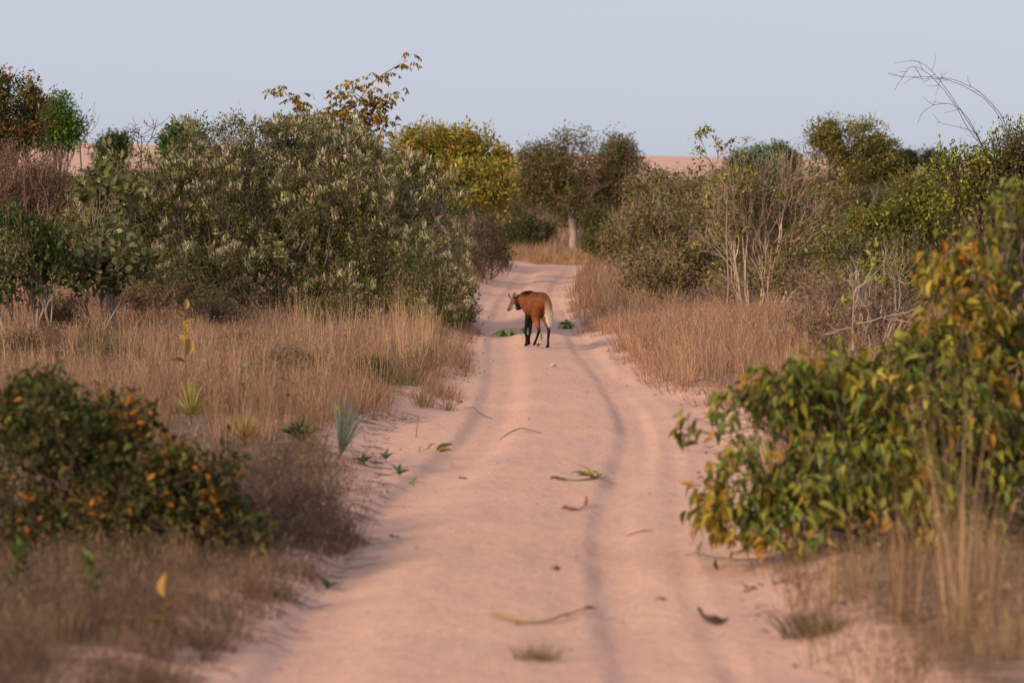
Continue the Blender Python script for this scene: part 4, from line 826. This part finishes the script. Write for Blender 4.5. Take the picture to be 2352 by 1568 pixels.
# ------------------------------------------------------------------ loose litter on the margins
def litter():
    r = np.random.default_rng(401); m = MB()
    def flakes(X, Z, L):
        n = len(X); p = np.stack([X, Z, ground_h(X, Z) + .008], -1); a = r.uniform(0, 6.28, n); d = np.stack([np.cos(a), np.sin(a), r.normal(0, .18, n)], -1)
        s = L * r.uniform(.5, 1.4, n); m.inst(LEAF8[0], LEAF8[1], LEAF8[2], p, frames(d, r, jit=.25), np.stack([s * .45, s, s * .8], -1), pick([(BROWN, 3), ((.09, .055, .04), 3), ((.25, .13, .07), 2), ((.2, .17, .15), 1)], n, r))
    X, Z, d = scatter(5200, (19, 42), (-60, 1000), r, -.12, noise=-.1, keep=lambda a, b: a < LE(b) + .12); flakes(X, Z, .05)
    X, Z, d = scatter(700, (20.5, 34), (1600, 2420), r, -.15); flakes(X, Z, .05)
    X, Z, d = scatter(1500, (34, 75), (900, 1800), r, -.25, keep=lambda a, b: off_track(a, b) < .6); flakes(X, Z, .05)
    Z = r.uniform(20, 100, 420); X = LE(Z) + (RE(Z) - LE(Z)) * r.uniform(.03, .97, 420); flakes(X, Z, .028)
    for i in range(620):
        Z0 = r.uniform(19.5, 42); X0 = LE(Z0) - abs(r.normal(0, .7)) + .15 if r.uniform() < .75 else RE(Z0) + abs(r.normal(0, .5)) - .1
        a = r.uniform(0, 6.28); L = r.uniform(.08, .35); pts = np.array([[X0 + math.cos(a) * L * t + r.normal(0, .012), Z0 + math.sin(a) * L * t + r.normal(0, .012), 0] for t in np.linspace(0, 1, 4)])
        pts[:, 2] = ground_h(pts[:, 0], pts[:, 1]) + .008 + abs(r.normal(0, .01, 4)); tube(m, pts, [.004, .0035, .003, .002], pick([((.16, .11, .085), 1), ((.25, .18, .14), 1)], 1, r)[0], 3)
    o = m.obj('leaf_litter', M_LEAF, kind='stuff'); o['label'] = 'scattered dead leaves and twigs along the sand'; o['category'] = 'litter'
litter()

# ------------------------------------------------------------------ small plants and single things on the sand
def sprig(name, label, x, y, leaves, seed, ramp, cat='plant', stem=True, lift=0, group=None, droop=False):
    """a small plant whose every leaf is a part: leaves = (azimuth deg, tilt deg, length, width, height on stem)"""
    r = np.random.default_rng(seed); Z0 = zof(y); X0 = gx(x, Z0); loc = (X0, Z0, float(ground_h(X0, Z0)) + lift)
    t = thing(name, label, cat, loc, group); mat = leaf_mat(name + '_leaf', .25, .5, .3, ramp)
    ms = []
    for b in BIG: me = b[0].copy(); me.materials.append(mat); ms.append(me)
    B = MB(); top = max(l[4] for l in leaves) + .005
    tube(B, [(0, 0, -.03), (.004, 0, top * .5), (0, .003, top + .01)], [.005, .004, .003], (.14, .12, .05), 4); B.obj('stem', M_BARK, t, smooth=True)
    for azd, tilt, L, W, h in leaves:
        a, e = rad(azd), rad(tilt); d = np.array([[math.cos(a) * math.cos(e), math.sin(a) * math.cos(e), math.sin(e)]]); fr = frames(d, r, jit=.25)[0]
        s = np.array([W, L, L]); o = bpy.data.objects.new('leaf', ms[int(r.integers(4, 6)) if droop else int(r.integers(0, 3))]); p = (0, 0, h)
        o.matrix_local = Matrix([[*(fr[:, q] * s), p[q]] for q in range(3)] + [[0, 0, 0, 1]]); o.parent = t; COL.objects.link(o)
    return t
def rl(n, L, W, t0, t1, h, seed):
    r = np.random.default_rng(seed); return [(i * 137.5 + r.normal(0, 15), r.uniform(t0, t1), L * r.uniform(.7, 1.2), W * r.uniform(.8, 1.2), h * r.uniform(.1, 1)) for i in range(n)]
GR = [(0, (.14, .22, .05)), (.4, (.20, .27, .07)), (.7, (.28, .28, .07)), (.88, (.11, .15, .04))]
GY = [(0, (.34, .40, .12)), (.35, (.44, .45, .14)), (.7, (.26, .34, .1))]
sprig('leafy_green_plant', 'leafy yellow-green plant on the sand just left under the animal muzzle', 1165, 757, rl(26, .22, .13, 10, 70, .06, 1), 1, [(0, (.58, .56, .16)), (.35, (.40, .50, .14)), (.6, (.52, .54, .14)), (.85, (.62, .55, .2))], droop=True)
sprig('leafy_green_plant', 'pale flat weed low between the animal front feet', 1205, 760, rl(14, .10, .06, 5, 60, .08, 2), 2, GY, droop=True)
sprig('seedling', 'tiny two-leaved green seedling beside the animal hind foot', 1243, 795, [(80, 75, .11, .05, .03), (0, 20, .08, .045, .03), (150, 25, .07, .04, .02)], 3, [(0, (.22, .36, .08))])
sprig('withered_sprig', 'small withered reddish sprig at the animal hind foot', 1236, 805, rl(9, .05, .025, 5, 60, .06, 4), 4, [(0, (.30, .15, .09))])
sprig('leafy_green_plant', 'green leafy clump at the right grass edge level with the animal', 1300, 742, rl(34, .16, .09, 15, 75, .10, 5), 5, [(0, (.24, .34, .08)), (.4, (.34, .40, .12)), (.7, (.40, .40, .12))], droop=True)
sprig('seedling', 'bright fresh green seedling in the dry grass at the left sand edge', 888, 850, rl(18, .13, .06, 10, 80, .22, 6), 6, [(0, (.13, .30, .06)), (.5, (.18, .36, .07))])
sprig('two_leaf_sprout', 'green two-leaved sprout alone on the left side of the sand', 748, 1340, [(150, 55, .12, .055, .015), (20, 30, .10, .05, .015), (60, 60, .07, .035, .01)], 7, [(0, (.09, .115, .035))])
sprig('sprout', 'upright dark green sprout at the left sand edge', 885, 1062, [(90, 80, .13, .06, .02), (10, 45, .1, .045, .02), (180, 50, .1, .045, .02)], 8, [(0, (.07, .10, .04))], group='sprouts')
sprig('sprout', 'row of small green leaves creeping onto the sand edge', 915, 1098, [(170, 60, .12, .05, .02), (60, 70, .11, .05, .02), (10, 25, .12, .05, .02), (120, 30, .1, .04, .02)], 9, [(0, (.11, .16, .06))], group='sprouts')
sprig('sprout', 'single small green leaf standing nearest the wheel rut', 948, 1102, [(40, 65, .10, .045, .01), (180, 15, .05, .03, .01)], 10, [(0, (.12, .17, .04))], group='sprouts')
sprig('sprout', 'dark leaved sprout left of the creeping row of leaves', 835, 1080, [(150, 35, .11, .05, .02), (20, 40, .12, .055, .03), (80, 60, .1, .05, .03), (240, 20, .09, .04, .02)], 11, [(0, (.06, .085, .035))], group='sprouts')
sprig('sprout', 'clump of dark green upright leaves at the left margin', 690, 1055, rl(26, .2, .055, 25, 80, .1, 12), 12, [(0, (.06, .085, .03)), (.6, (.085, .10, .03))], group='sprouts')
sprig('yellow_weed', 'small yellow-flowered weed above the dark leaf clump', 776, 1000, rl(6, .09, .05, 10, 80, .16, 13), 13, [(0, (.48, .40, .05))])
sprig('green_weed', 'leafy green weed at the bottom left of the dark shrub', 205, 1470, rl(20, .11, .05, 20, 85, .28, 14), 14, [(0, (.11, .14, .03)), (.5, (.07, .095, .02)), (.85, (.2, .2, .05))])
sprig('orange_leaf_weed', 'thin weed topped by one orange leaf at the bottom left', 375, 1520, [(90, 82, .15, .07, .26), (30, 40, .1, .04, .2), (200, 35, .1, .04, .12), (300, 30, .1, .04, .08), (120, 60, .1, .04, .16)], 15, [(0, (.42, .22, .04)), (.5, (.14, .14, .04))])
sprig('green_weed', 'low green weed at the far left bottom edge', 40, 1440, rl(26, .12, .05, 20, 80, .3, 16), 16, [(0, (.07, .11, .025)), (.6, (.11, .15, .03))])
sprig('yellow_leaf_weed', 'stalk with large yellow leaves in the left grass', 425, 985, [(60, 70, .24, .12, .62), (200, 30, .22, .10, .55), (140, 60, .16, .08, .75), (90, 80, .18, .08, .85), (20, 50, .15, .07, .95), (160, 50, .12, .07, 1.02), (70, 70, .15, .06, 1.1)], 17, [(0, (.44, .27, .05)), (.5, (.30, .25, .05))])
sprig('brown_leaf_weed', 'slim stalk with two rust-brown leaves in the left grass', 660, 985, [(30, 20, .16, .11, .6), (170, 35, .12, .08, .35), (80, 50, .1, .06, .45), (300, 20, .12, .07, .2)], 18, [(0, (.26, .11, .03)), (.6, (.33, .2, .05))])
sprig('pale_leaf_weed', 'stalk with small round yellowish leaves amid the left grass', 560, 970, [(100, 20, .13, .10, .45), (20, 60, .1, .07, .3), (220, 30, .1, .06, .25), (140, 60, .09, .06, .2)], 19, [(0, (.28, .24, .07))])
sprig('yellow_flower_shrub', 'small plant with yellow flower-like leaf whorls before the big shrub', 640, 790, [(i * 45, 55, .16, .08, 1.25) for i in range(8)] + [(i * 60, 30, .12, .06, 1.1) for i in range(6)], 20, [(0, (.40, .32, .09)), (.6, (.3, .28, .08))])

def fan_plant(name, label, x, y, n, L, W, ramp, seed, t0, t1, lean=(0, 0), h=.02):
    r = np.random.default_rng(seed); Z0 = zof(y); X0 = gx(x, Z0); t = thing(name, label, 'plant', (X0, Z0, float(ground_h(X0, Z0))))
    mat = leaf_mat(name + '_leaf', .3, .5, .3, ramp)
    B = MB(); tube(B, [(0, 0, -.04), (0, 0, h * .5), (0, 0, h + .01)], [.012, .01, .008], (.16, .12, .06), 5); B.obj('stem', M_BARK, t, smooth=True)
    for i in range(n):
        a = i * 2.4 + r.normal(0, .2); e = rad(r.uniform(t0, t1)); ln = L * r.uniform(.75, 1.1)
        d = np.array([math.cos(a) * math.cos(e) + lean[0], math.sin(a) * math.cos(e) + lean[1], math.sin(e)]); d /= np.linalg.norm(d)
        m = MB(); blades(m, np.zeros((1, 3)), (d[None, :2] / max(d[2], .15)) * 1.15, np.array([ln * max(d[2], .15)]), np.array([W]), np.ones((1, 3)), r, .12)
        o = m.obj('leaf', mat, t); o.location = (0, 0, h)
    return t
fan_plant('spiky_palmlet', 'spiky rosette with yellowing narrow leaves in the left grass', 437, 1005, 60, .42, .016, [(0, (.42, .33, .06)), (.45, (.22, .26, .07)), (.75, (.34, .25, .07))], 1, 10, 85, h=.06)
fan_plant('spiky_palmlet', 'orange-yellow spiky rosette leaning over the sand edge', 560, 1060, 60, .36, .016, [(0, (.46, .27, .04)), (.5, (.36, .25, .05)), (.8, (.2, .15, .1))], 2, 5, 70, h=.05)
fan_plant('blue_palm_seedling', 'upright blue-green palm seedling with narrow leaflets at the left sand edge', 780, 1082, 44, .62, .014, [(0, (.17, .22, .17)), (.6, (.13, .18, .12))], 3, 55, 88, lean=(.25, 0), h=.04)

def curl(name, label, cat, pts_px, radii, col, lift=.015, leaf=None, sides=5, flat=1.0):
    """a fallen stem, stalk or curled leaf lying on the sand, along picture points on the ground"""
    P = np.array([[gx(x, zof(y)), zof(y), 0] for x, y in pts_px]); n = 14
    tt = np.linspace(0, len(P) - 1, n); pp = np.stack([np.interp(tt, np.arange(len(P)), P[:, i]) for i in range(3)], 1)
    for _ in range(2): pp[1:-1] = (pp[:-2] + 2 * pp[1:-1] + pp[2:]) / 4
    c = pp.mean(0); c[2] = float(ground_h(c[0], c[1]))
    up = np.interp(tt, np.arange(len(P)), np.resize(np.atleast_1d(lift), len(P)))
    pp[:, 2] = ground_h(pp[:, 0], pp[:, 1]) + up
    rr = np.interp(tt, np.linspace(0, len(P) - 1, len(radii)), radii)
    t = thing(name, label, cat, c); B = MB(); tube(B, pp - c, rr, np.array(col), sides); B.obj('stalk', M_BARK, t, smooth=True)
    if leaf:
        m = MB()
        for (x, y, azd, tilt, L, W, cc, h) in leaf:
            q = np.array([gx(x, zof(y)), zof(y), 0]); q[2] = float(ground_h(q[0], q[1])) + h; a, e = rad(azd), rad(tilt); r = np.random.default_rng(int(x * y) % 999)
            m = MB(); d = np.array([[math.cos(a) * math.cos(e), math.sin(a) * math.cos(e), math.sin(e)]]); _, V, tr, qd = BIG[int(r.integers(0, 4))]
            m.inst(V, tr, qd, np.zeros((1, 3)), frames(d, r, jit=.3), np.array([[W, L, L]]), np.array([cc])); o = m.obj('leaf', M_LEAF, t, smooth=True); o.location = q - c
    return t
YB = (.36, .25, .09); DB = (.07, .035, .03); RB = (.24, .09, .05)
curl('bent_grass_wreath', 'half ring of bent green and yellow grass stalks lying on the track', 'grass', [(1265, 1100), (1290, 1106), (1320, 1110), (1350, 1108), (1375, 1102), (1382, 1093)], [.008, .012, .006, .008, .012, .004], (.20, .19, .09), .012,
     [(1290, 1105, 170, 10, .14, .04, (.2, .2, .12), .01), (1360, 1106, 150, 40, .24, .03, (.34, .30, .10), .01), (1365, 1105, 130, 55, .2, .025, (.42, .30, .11), .01), (1375, 1102, 110, 45, .16, .03, (.24, .27, .10), .01), (1370, 1104, 170, 12, .18, .03, (.30, .24, .1), .01), (1300, 1107, 200, 5, .12, .04, (.16, .16, .1), .01)])
curl('curled_dead_leaf', 'red-brown curled dead leaf and stalk on the middle of the track', 'leaf', [(1296, 1172), (1310, 1176), (1335, 1175), (1350, 1166), (1347, 1158)], [.009, .014, .004, .006, .010], RB, [.02, .02, .012, .02, .05],
     [(1305, 1175, 170, 10, .07, .035, RB, .012), (1348, 1168, 80, 60, .07, .04, (.32, .12, .06), .01)])
curl('dead_stalk', 'long yellow dead stalk lying across the track in front', 'stalk', [(1128, 1426), (1160, 1436), (1190, 1443), (1225, 1443), (1260, 1442), (1290, 1430), (1310, 1418), (1350, 1412)], [.010, .013, .011, .009, .008, .007, .006, .005], YB, [.02, .025, .02, .015, .02, .03, .02, .03],
     [(1340, 1412, 20, 20, .09, .045, (.17, .17, .05), .02), (1345, 1410, 320, 15, .07, .04, (.2, .19, .06), .02), (1195, 1444, 250, 10, .07, .03, (.25, .13, .05), .015), (1300, 1428, 290, 15, .06, .03, (.3, .17, .06), .02)])
curl('dark_curled_leaf', 'dark purple-brown curled leaf on the right side of the track', 'leaf', [(1607, 1412), (1615, 1424), (1635, 1434), (1660, 1440), (1675, 1436)], [.007, .012, .018, .015, .006], DB, [.05, .03, .03, .03, .025],
     [(1625, 1432, 10, 12, .12, .06, DB, .015), (1612, 1418, 120, 50, .06, .03, (.08, .04, .03), .015)])
curl('thin_twig', 'thin grey twig lying across the track mid-distance', 'twig', [(1148, 1003), (1165, 997), (1195, 992), (1215, 998), (1245, 1003)], [.004, .006, .006, .005, .003], (.13, .09, .08), [.01, .02, .035, .03, .01])
curl('thin_twig', 'straight thin twig lying over the right wheel marks', 'twig', [(1440, 1228), (1465, 1225), (1488, 1222), (1500, 1224)], [.003, .004, .004, .003], (.17, .10, .08), .012)
curl('thin_twig', 'long low twig reaching from the foreground shrub onto the sand', 'twig', [(1575, 1275), (1630, 1282), (1700, 1290), (1780, 1296)], [.003, .004, .005, .006], (.15, .10, .085), .014)
curl('thin_twig', 'forked thin twig in the left wheel rut', 'twig', [(1065, 938), (1090, 940), (1105, 946), (1130, 952)], [.003, .005, .005, .003], (.14, .09, .08), [.01, .03, .02, .01])
curl('fallen_grass_stem', 'yellowish grass stems fallen over the bank of the left rut', 'grass', [(960, 1042), (985, 1040), (1010, 1044), (1040, 1062)], [.003, .004, .004, .002], (.34, .27, .10), [.02, .04, .05, .01],
     [(1000, 1043, 20, 25, .2, .018, (.34, .28, .09), .03), (1005, 1044, 330, 15, .18, .016, (.3, .26, .09), .03), (980, 1041, 60, 40, .2, .014, (.36, .29, .12), .02), (965, 1042, 120, 60, .1, .03, (.2, .24, .08), .01)])
curl('bent_dead_stem', 'dark upright dead stem at the left sand bay', 'twig', [(955, 1005), (958, 1000), (962, 997)], [.005, .004, .003], (.13, .08, .07), [.0, .10, .19])
for k, (x, y, lab) in enumerate([(1058, 1100, 'small dark dead leaf in the left rut beside the sprouts'), (903, 1228, 'small dark leaf alone on the left of the track'), (1053, 930, 'dark round seed pod on the sand near the left grass'),
                                 (1515, 1377, 'small dark leaf in the right wheel marks'), (1720, 1360, 'dark dead leaf below the foreground leafy shrub'), (1270, 1315, 'small reddish leaf on the middle of the track')]):
    r = np.random.default_rng(600 + k); Z0 = zof(y); X0 = gx(x, Z0); m = MB(); _, V, tr, q = BIG[k % 4]
    m.inst(V, tr, q, np.zeros((2, 3)), frames(np.array([[1, .3, .15], [-.4, .8, .3]]), r), np.array([[.035, .07, .07], [.03, .05, .05]]), np.array([DB if k != 5 else RB] * 2))
    o = m.obj('dead_leaf', M_LEAF, smooth=True); o.location = (X0, Z0, float(ground_h(X0, Z0)) + .015); tag(o, lab, 'leaf', 'dead leaves on the track')
def clod():
    bm = bmesh.new(); bmesh.ops.create_icosphere(bm, subdivisions=2, radius=1); r = random.Random(4)
    for v in bm.verts: v.co = Vector((v.co.x * .045, v.co.y * .04, max(v.co.z, -.3) * .038)) * r.uniform(.8, 1.15)
    me = bpy.data.meshes.new('sand_clod'); bm.to_mesh(me); bm.free(); me.materials.append(M_DUNE); o = bpy.data.objects.new('sand_clod', me); COL.objects.link(o)
    Z0 = zof(845); o.location = (gx(1270, Z0), Z0, float(ground_h(gx(1270, Z0), Z0)) + .012); tag(o, 'small clod of hardened sand on the track behind the animal', 'clod')
clod()

# ------------------------------------------------------------------ the maned wolf
def maned_wolf():
    Z0 = 58.3; X0 = gx(1202 + 49, Z0); X0 = gx(1150 * .9408 + 790 * .2232 * .9408, Z0)
    base = np.array([X0, Z0, float(ground_h(X0 + .07, Z0))])
    t = thing('maned_wolf', 'long-legged rufous maned wolf walking away along the sandy track, head turned left', 'wolf', base)
    t.scale = (1.04, 1.04, 1.04); th = rad(23); ct, st = math.cos(th), math.sin(th)
    def B(x, y, z): return np.array([x * ct - y * st, x * st + y * ct, z])       # body frame -> world-aligned
    RU = np.array([.265, .088, .032]); RUD = np.array([.15, .045, .02]); BK = np.array([.011, .009, .009]); BUFF = np.array([.58, .36, .21]); WH = np.array([.80, .68, .55]); GREY = np.array([.13, .075, .052]); LT = np.array([.28, .12, .052])
    blobs = []          # centre, radii (world aligned frame rotated with body), colour
    def el(c, r, col, rot=th): blobs.append((np.array(c), np.array(r), np.array(col), rot))
    def chain(pts, rads, cols, n=7, sq=1.0):
        pts = [np.array(p) for p in pts]
        for i in range(len(pts) - 1):
            for u in np.linspace(0, 1, n, endpoint=(i == len(pts) - 2)):
                r = rads[i] * (1 - u) + rads[i + 1] * u; c = np.array(cols[i]) * (1 - u) + np.array(cols[i + 1]) * u
                blobs.append((pts[i] * (1 - u) + pts[i + 1] * u, np.array([r * sq, r, r]), c, th))
    # trunk of the body
    tor = [(-.03, .690, .088, .06, .100), (.03, .675, .108, .10, .132), (.12, .660, .112, .1, .145), (.22, .655, .112, .1, .148), (.32, .645, .116, .1, .160), (.42, .632, .122, .1, .168), (.52, .635, .120, .1, .166), (.60, .65, .105, .09, .14)]
    for y, z, rx, ry, rz in tor: el(B(0, y, z), (rx, ry, rz), RU)
    el(B(0, .05, .765), (.07, .09, .045), RUD); el(B(0, .18, .765), (.07, .1, .042), RUD); el(B(0, .33, .765), (.065, .1, .045), RUD)
    # mane from the shoulders up the neck
    for y, z in ((.42, .772), (.48, .778), (.54, .778), (.60, .768), (.65, .755)): el(B(0, y, z), (.055, .05, .034), BK)
    for y in (.44, .50, .56, .62): el(B(-.045, y, .755), (.035, .05, .035), BK * 2)
    # neck and head (head turned to the left, nose low)
    sh = B(0, .62, .70)
    def Wd(sx, d, h): return np.array([sx, d, h])
    chain([sh, Wd(-.325, .66, .675), Wd(-.395, .66, .655)], [.095, .078, .062], [RU, RU, RUD * 1.4], 6)
    chain([Wd(-.30, .66, .725), Wd(-.36, .66, .71), Wd(-.40, .66, .695)], [.035, .03, .022], [BK, BK, BK], 4)
    chain([Wd(-.335, .64, .585), Wd(-.375, .63, .565)], [.036, .03], [BK, BK * 1.5], 4)
    el(Wd(-.43, .655, .655), (.056, .058, .062), RUD * 1.3, 0); el(Wd(-.445, .64, .63), (.048, .048, .045), GREY * 1.3, 0)
    chain([Wd(-.452, .635, .625), Wd(-.485, .615, .575), Wd(-.508, .60, .54)], [.043, .029, .021], [GREY, GREY * .6, BK], 6)
    el(Wd(-.516, .595, .528), (.014, .014, .012), BK, 0)
    chain([Wd(-.44, .63, .60), Wd(-.475, .605, .555), Wd(-.492, .595, .532)], [.032, .019, .013], [WH * .75, WH * .6, BK * 2], 5)
    el(Wd(-.42, .61, .585), (.024, .024, .026), WH * .8, 0); chain([Wd(-.388, .605, .70), Wd(-.398, .60, .66), Wd(-.395, .598, .61)], [.022, .022, .02], [BK * 1.5, BK * 1.5, BK * 1.5], 4)
    # legs
    chain([B(.062, .03, .62), B(.068, .07, .46), B(.072, .0, .34), B(.07, -.045, .255), B(.07, -.02, .14), B(.07, -.015, .05)], [.085, .066, .040, .026, .0205, .0205], [RU, RU, RUD, BK, BK, BK])
    chain([B(.07, -.01, .03), B(.07, .03, .022)], [.027, .022], [BK, BK], 4)
    chain([B(-.06, .04, .62), B(-.065, .12, .46), B(-.07, .05, .34), B(-.07, -.01, .255), B(-.068, .07, .16), B(-.066, .155, .075)], [.085, .068, .042, .026, .020, .020], [RU, RU, RU, BK, BK, BK])
    chain([B(-.066, .16, .066), B(-.066, .19, .045)], [.025, .019], [BK, BK], 4)
    chain([Wd(-.20, .53, .56), Wd(-.222, .54, .44), Wd(-.262, .58, .225), Wd(-.242, .55, .13), Wd(-.246, .555, .05)], [.07, .040, .026, .020, .020], [RUD, BK * 1.5, BK, BK, BK])
    chain([Wd(-.246, .56, .03), Wd(-.258, .595, .022)], [.026, .02], [BK, BK], 4)
    chain([Wd(-.15, .57, .56), Wd(-.175, .57, .44), Wd(-.19, .60, .22), Wd(-.208, .58, .12), Wd(-.205, .59, .07)], [.07, .040, .026, .020, .020], [RUD, BK * 1.5, BK, BK, BK])
    chain([Wd(-.205, .60, .05), Wd(-.214, .635, .035)], [.025, .019], [BK, BK * 3], 4)
    # tail hanging down over the far hind leg
    chain([B(.0, -.06, .755), B(.01, -.12, .70), B(.018, -.145, .60), B(.024, -.145, .50), B(.03, -.14, .42), B(.034, -.135, .345)], [.04, .042, .046, .045, .035, .010], [RUD, LT, BUFF * .9, WH * .85, WH * 1.1, WH * 1.1])
    # one skin over all of it
    bm = bmesh.new()
    for c, r, col, rot in blobs:
        M_ = Matrix.Translation(Vector(c)) @ Matrix.Rotation(rot, 4, 'Z') @ Matrix.Diagonal((*r, 1))
        bmesh.ops.create_icosphere(bm, subdivisions=2, radius=1, matrix=M_)
    me = bpy.data.meshes.new('tmp'); bm.to_mesh(me); bm.free(); tmp = bpy.data.objects.new('tmp', me); COL.objects.link(tmp)
    md = tmp.modifiers.new('r', 'REMESH'); md.mode = 'VOXEL'; md.voxel_size = .0095; sm = tmp.modifiers.new('s', 'SMOOTH'); sm.factor = .5; sm.iterations = 4
    dg = bpy.context.evaluated_depsgraph_get(); body = bpy.data.meshes.new_from_object(tmp.evaluated_get(dg)); bpy.data.objects.remove(tmp)
    n = len(body.vertices); co = np.empty(n * 3); body.vertices.foreach_get('co', co); co = co.reshape(-1, 3); no = np.empty(n * 3); body.vertices.foreach_get('normal', no); no = no.reshape(-1, 3)
    BC = np.array([b[0] for b in blobs]); BR = np.array([b[1] for b in blobs]); BCo = np.array([b[2] for b in blobs]); rot = np.array([b[3] for b in blobs])
    def colour(P):
        acc = np.zeros((len(P), 3)); wt = np.zeros((len(P), 1))
        for c, r, cc, a in zip(BC, BR, BCo, rot):
            d = P - c; x = d[:, 0] * math.cos(a) + d[:, 1] * math.sin(a); y = -d[:, 0] * math.sin(a) + d[:, 1] * math.cos(a)
            s = np.sqrt((x / r[0]) ** 2 + (y / r[1]) ** 2 + (d[:, 2] / r[2]) ** 2); ws = np.exp(-((np.abs(s - .95)) * r.min() / .012) ** 2)[:, None] + 1e-9; acc += ws * cc; wt += ws
        return acc / wt
    rng = np.random.default_rng(9); C = np.clip(colour(co) * (1 + .25 * vnoise(co[:, 0] + co[:, 1], co[:, 2] * .35, 60, 3)[:, None]), .004, .9)
    at = body.color_attributes.new('col', 'FLOAT_COLOR', 'POINT'); at.data.foreach_set('color', np.concatenate([C, np.ones((n, 1))], 1).astype(np.float32).ravel())
    body.polygons.foreach_set('use_smooth', np.ones(len(body.polygons), bool)); body.materials.append(M_FUR); body.name = 'body'
    o = bpy.data.objects.new('body', body); COL.objects.link(o); o.parent = t
    # coat: short hairs lying back and down
    k = rng.integers(0, n, 26000); p = co[k]; nn = no[k]; back = B(0, -1, 0); flow = np.array([0, 0, -.75]) + back * .55
    d = nrm(flow - nn * (nn @ flow)[:, None] + nn * .38 + rng.normal(0, .16, nn.shape))
    thin = (p[:, 2] < .40) & (p[:, 1] > -.1) | (p[:, 0] < -.40)
    ln = np.where(thin, .007, .026) * rng.uniform(.6, 1.3, len(p)); tail = (p[:, 1] < -.09) & (np.abs(p[:, 0] - .06) < .1); ln = np.where(tail, .05 * rng.uniform(.6, 1.3, len(p)), ln)
    m = MB(); hair = (np.array([(-.5, 0, 0), (.5, 0, 0), (0, 1, 0)], float), [(0, 1, 2)], [])
    m.inst(*hair, p - nn * .002, frames(d, rng), np.stack([np.where(thin, .003, .0042), ln, ln], -1), np.clip(C[k] * (1 + rng.normal(0, .38, (len(p), 1))), .004, .9))
    m.obj('coat', M_FUR, t, kind='stuff')
    # erect black mane
    m = MB(); q = 4200; u = rng.uniform(0, 1, q); A = np.array([B(0, .36, .785), B(0, .46, .795), B(0, .56, .80), B(0, .64, .785), [-.31, .66, .75], [-.36, .66, .73], [-.40, .66, .71]])
    P = np.stack([np.interp(u, np.linspace(0, 1, 7), A[:, i]) for i in range(3)], 1) + rng.normal(0, [.032, .026, .008], (q, 3)) - np.array([0, 0, .012])
    d = np.array([.1, -.25, 1]) + rng.normal(0, .35, (q, 3)); ln = (.014 + .026 * np.sin(np.clip(u * 1.15, 0, 1) * math.pi)) * rng.uniform(.6, 1.2, q)
    m.inst(*hair, P, frames(d, rng), np.stack([np.full(q, .004), ln, ln], -1), np.tile(BK, (q, 1)) * rng.uniform(.7, 1.6, (q, 1))); m.obj('mane', M_FUR, t)
    # ears: open leaf-shaped cups
    for (b0, tip, wv, cin) in ((Wd(-.462, .64, .698), Wd(-.508, .63, .788), np.array([.031, .014, -.004]), np.array([.40, .25, .2])), (Wd(-.412, .66, .695), Wd(-.418, .665, .80), np.array([.042, .006, .004]), np.array([.24, .15, .11]))):
        m = MB(); V = []; nu, nv = 9, 7; ax = tip - b0; nr = np.cross(wv, ax); nr /= np.linalg.norm(nr)
        if nr[1] > 0: nr = -nr
        for side in (1, 0):
            for i in range(nu):
                s = i / (nu - 1); wd = (math.sin(min(s * 1.25 + .28, 1.0) * math.pi * .5) * (1 - s ** 2.2)) + .02
                for j in range(nv):
                    v = j / (nv - 1) * 2 - 1; V.append(b0 + ax * s + wv * wd * v + nr * (-.016 * (1 - v * v) * (1 - s * .5)) * 1.0 - nr * .004 * side)
        V = np.array(V); g = np.arange(nu * nv).reshape(nu, nv); qd = np.stack([g[:-1, :-1], g[:-1, 1:], g[1:, 1:], g[1:, :-1]], -1).reshape(-1, 4)
        qq = np.concatenate([qd, qd + nu * nv]); cc = np.concatenate([np.tile(GREY, (nu * nv, 1)), np.tile(cin, (nu * nv, 1))]); m.add(V, None, qq, cc); m.obj('ear', M_FUR, t, smooth=True)
    m = MB(); bm = bmesh.new(); bmesh.ops.create_icosphere(bm, subdivisions=2, radius=.0075); V = np.array([v.co for v in bm.verts]); F = [[v.index for v in f.verts] for f in bm.faces]; bm.free()
    m.add(V + np.array([-.452, .592, .640]), F, None, (.02, .012, .008)); m.obj('eye', M_EYE, t, smooth=True)
M_FUR = leaf_mat('fur', .0, .75, .2)
M_EYE = leaf_mat('eye', .0, .15, .6)
maned_wolf()
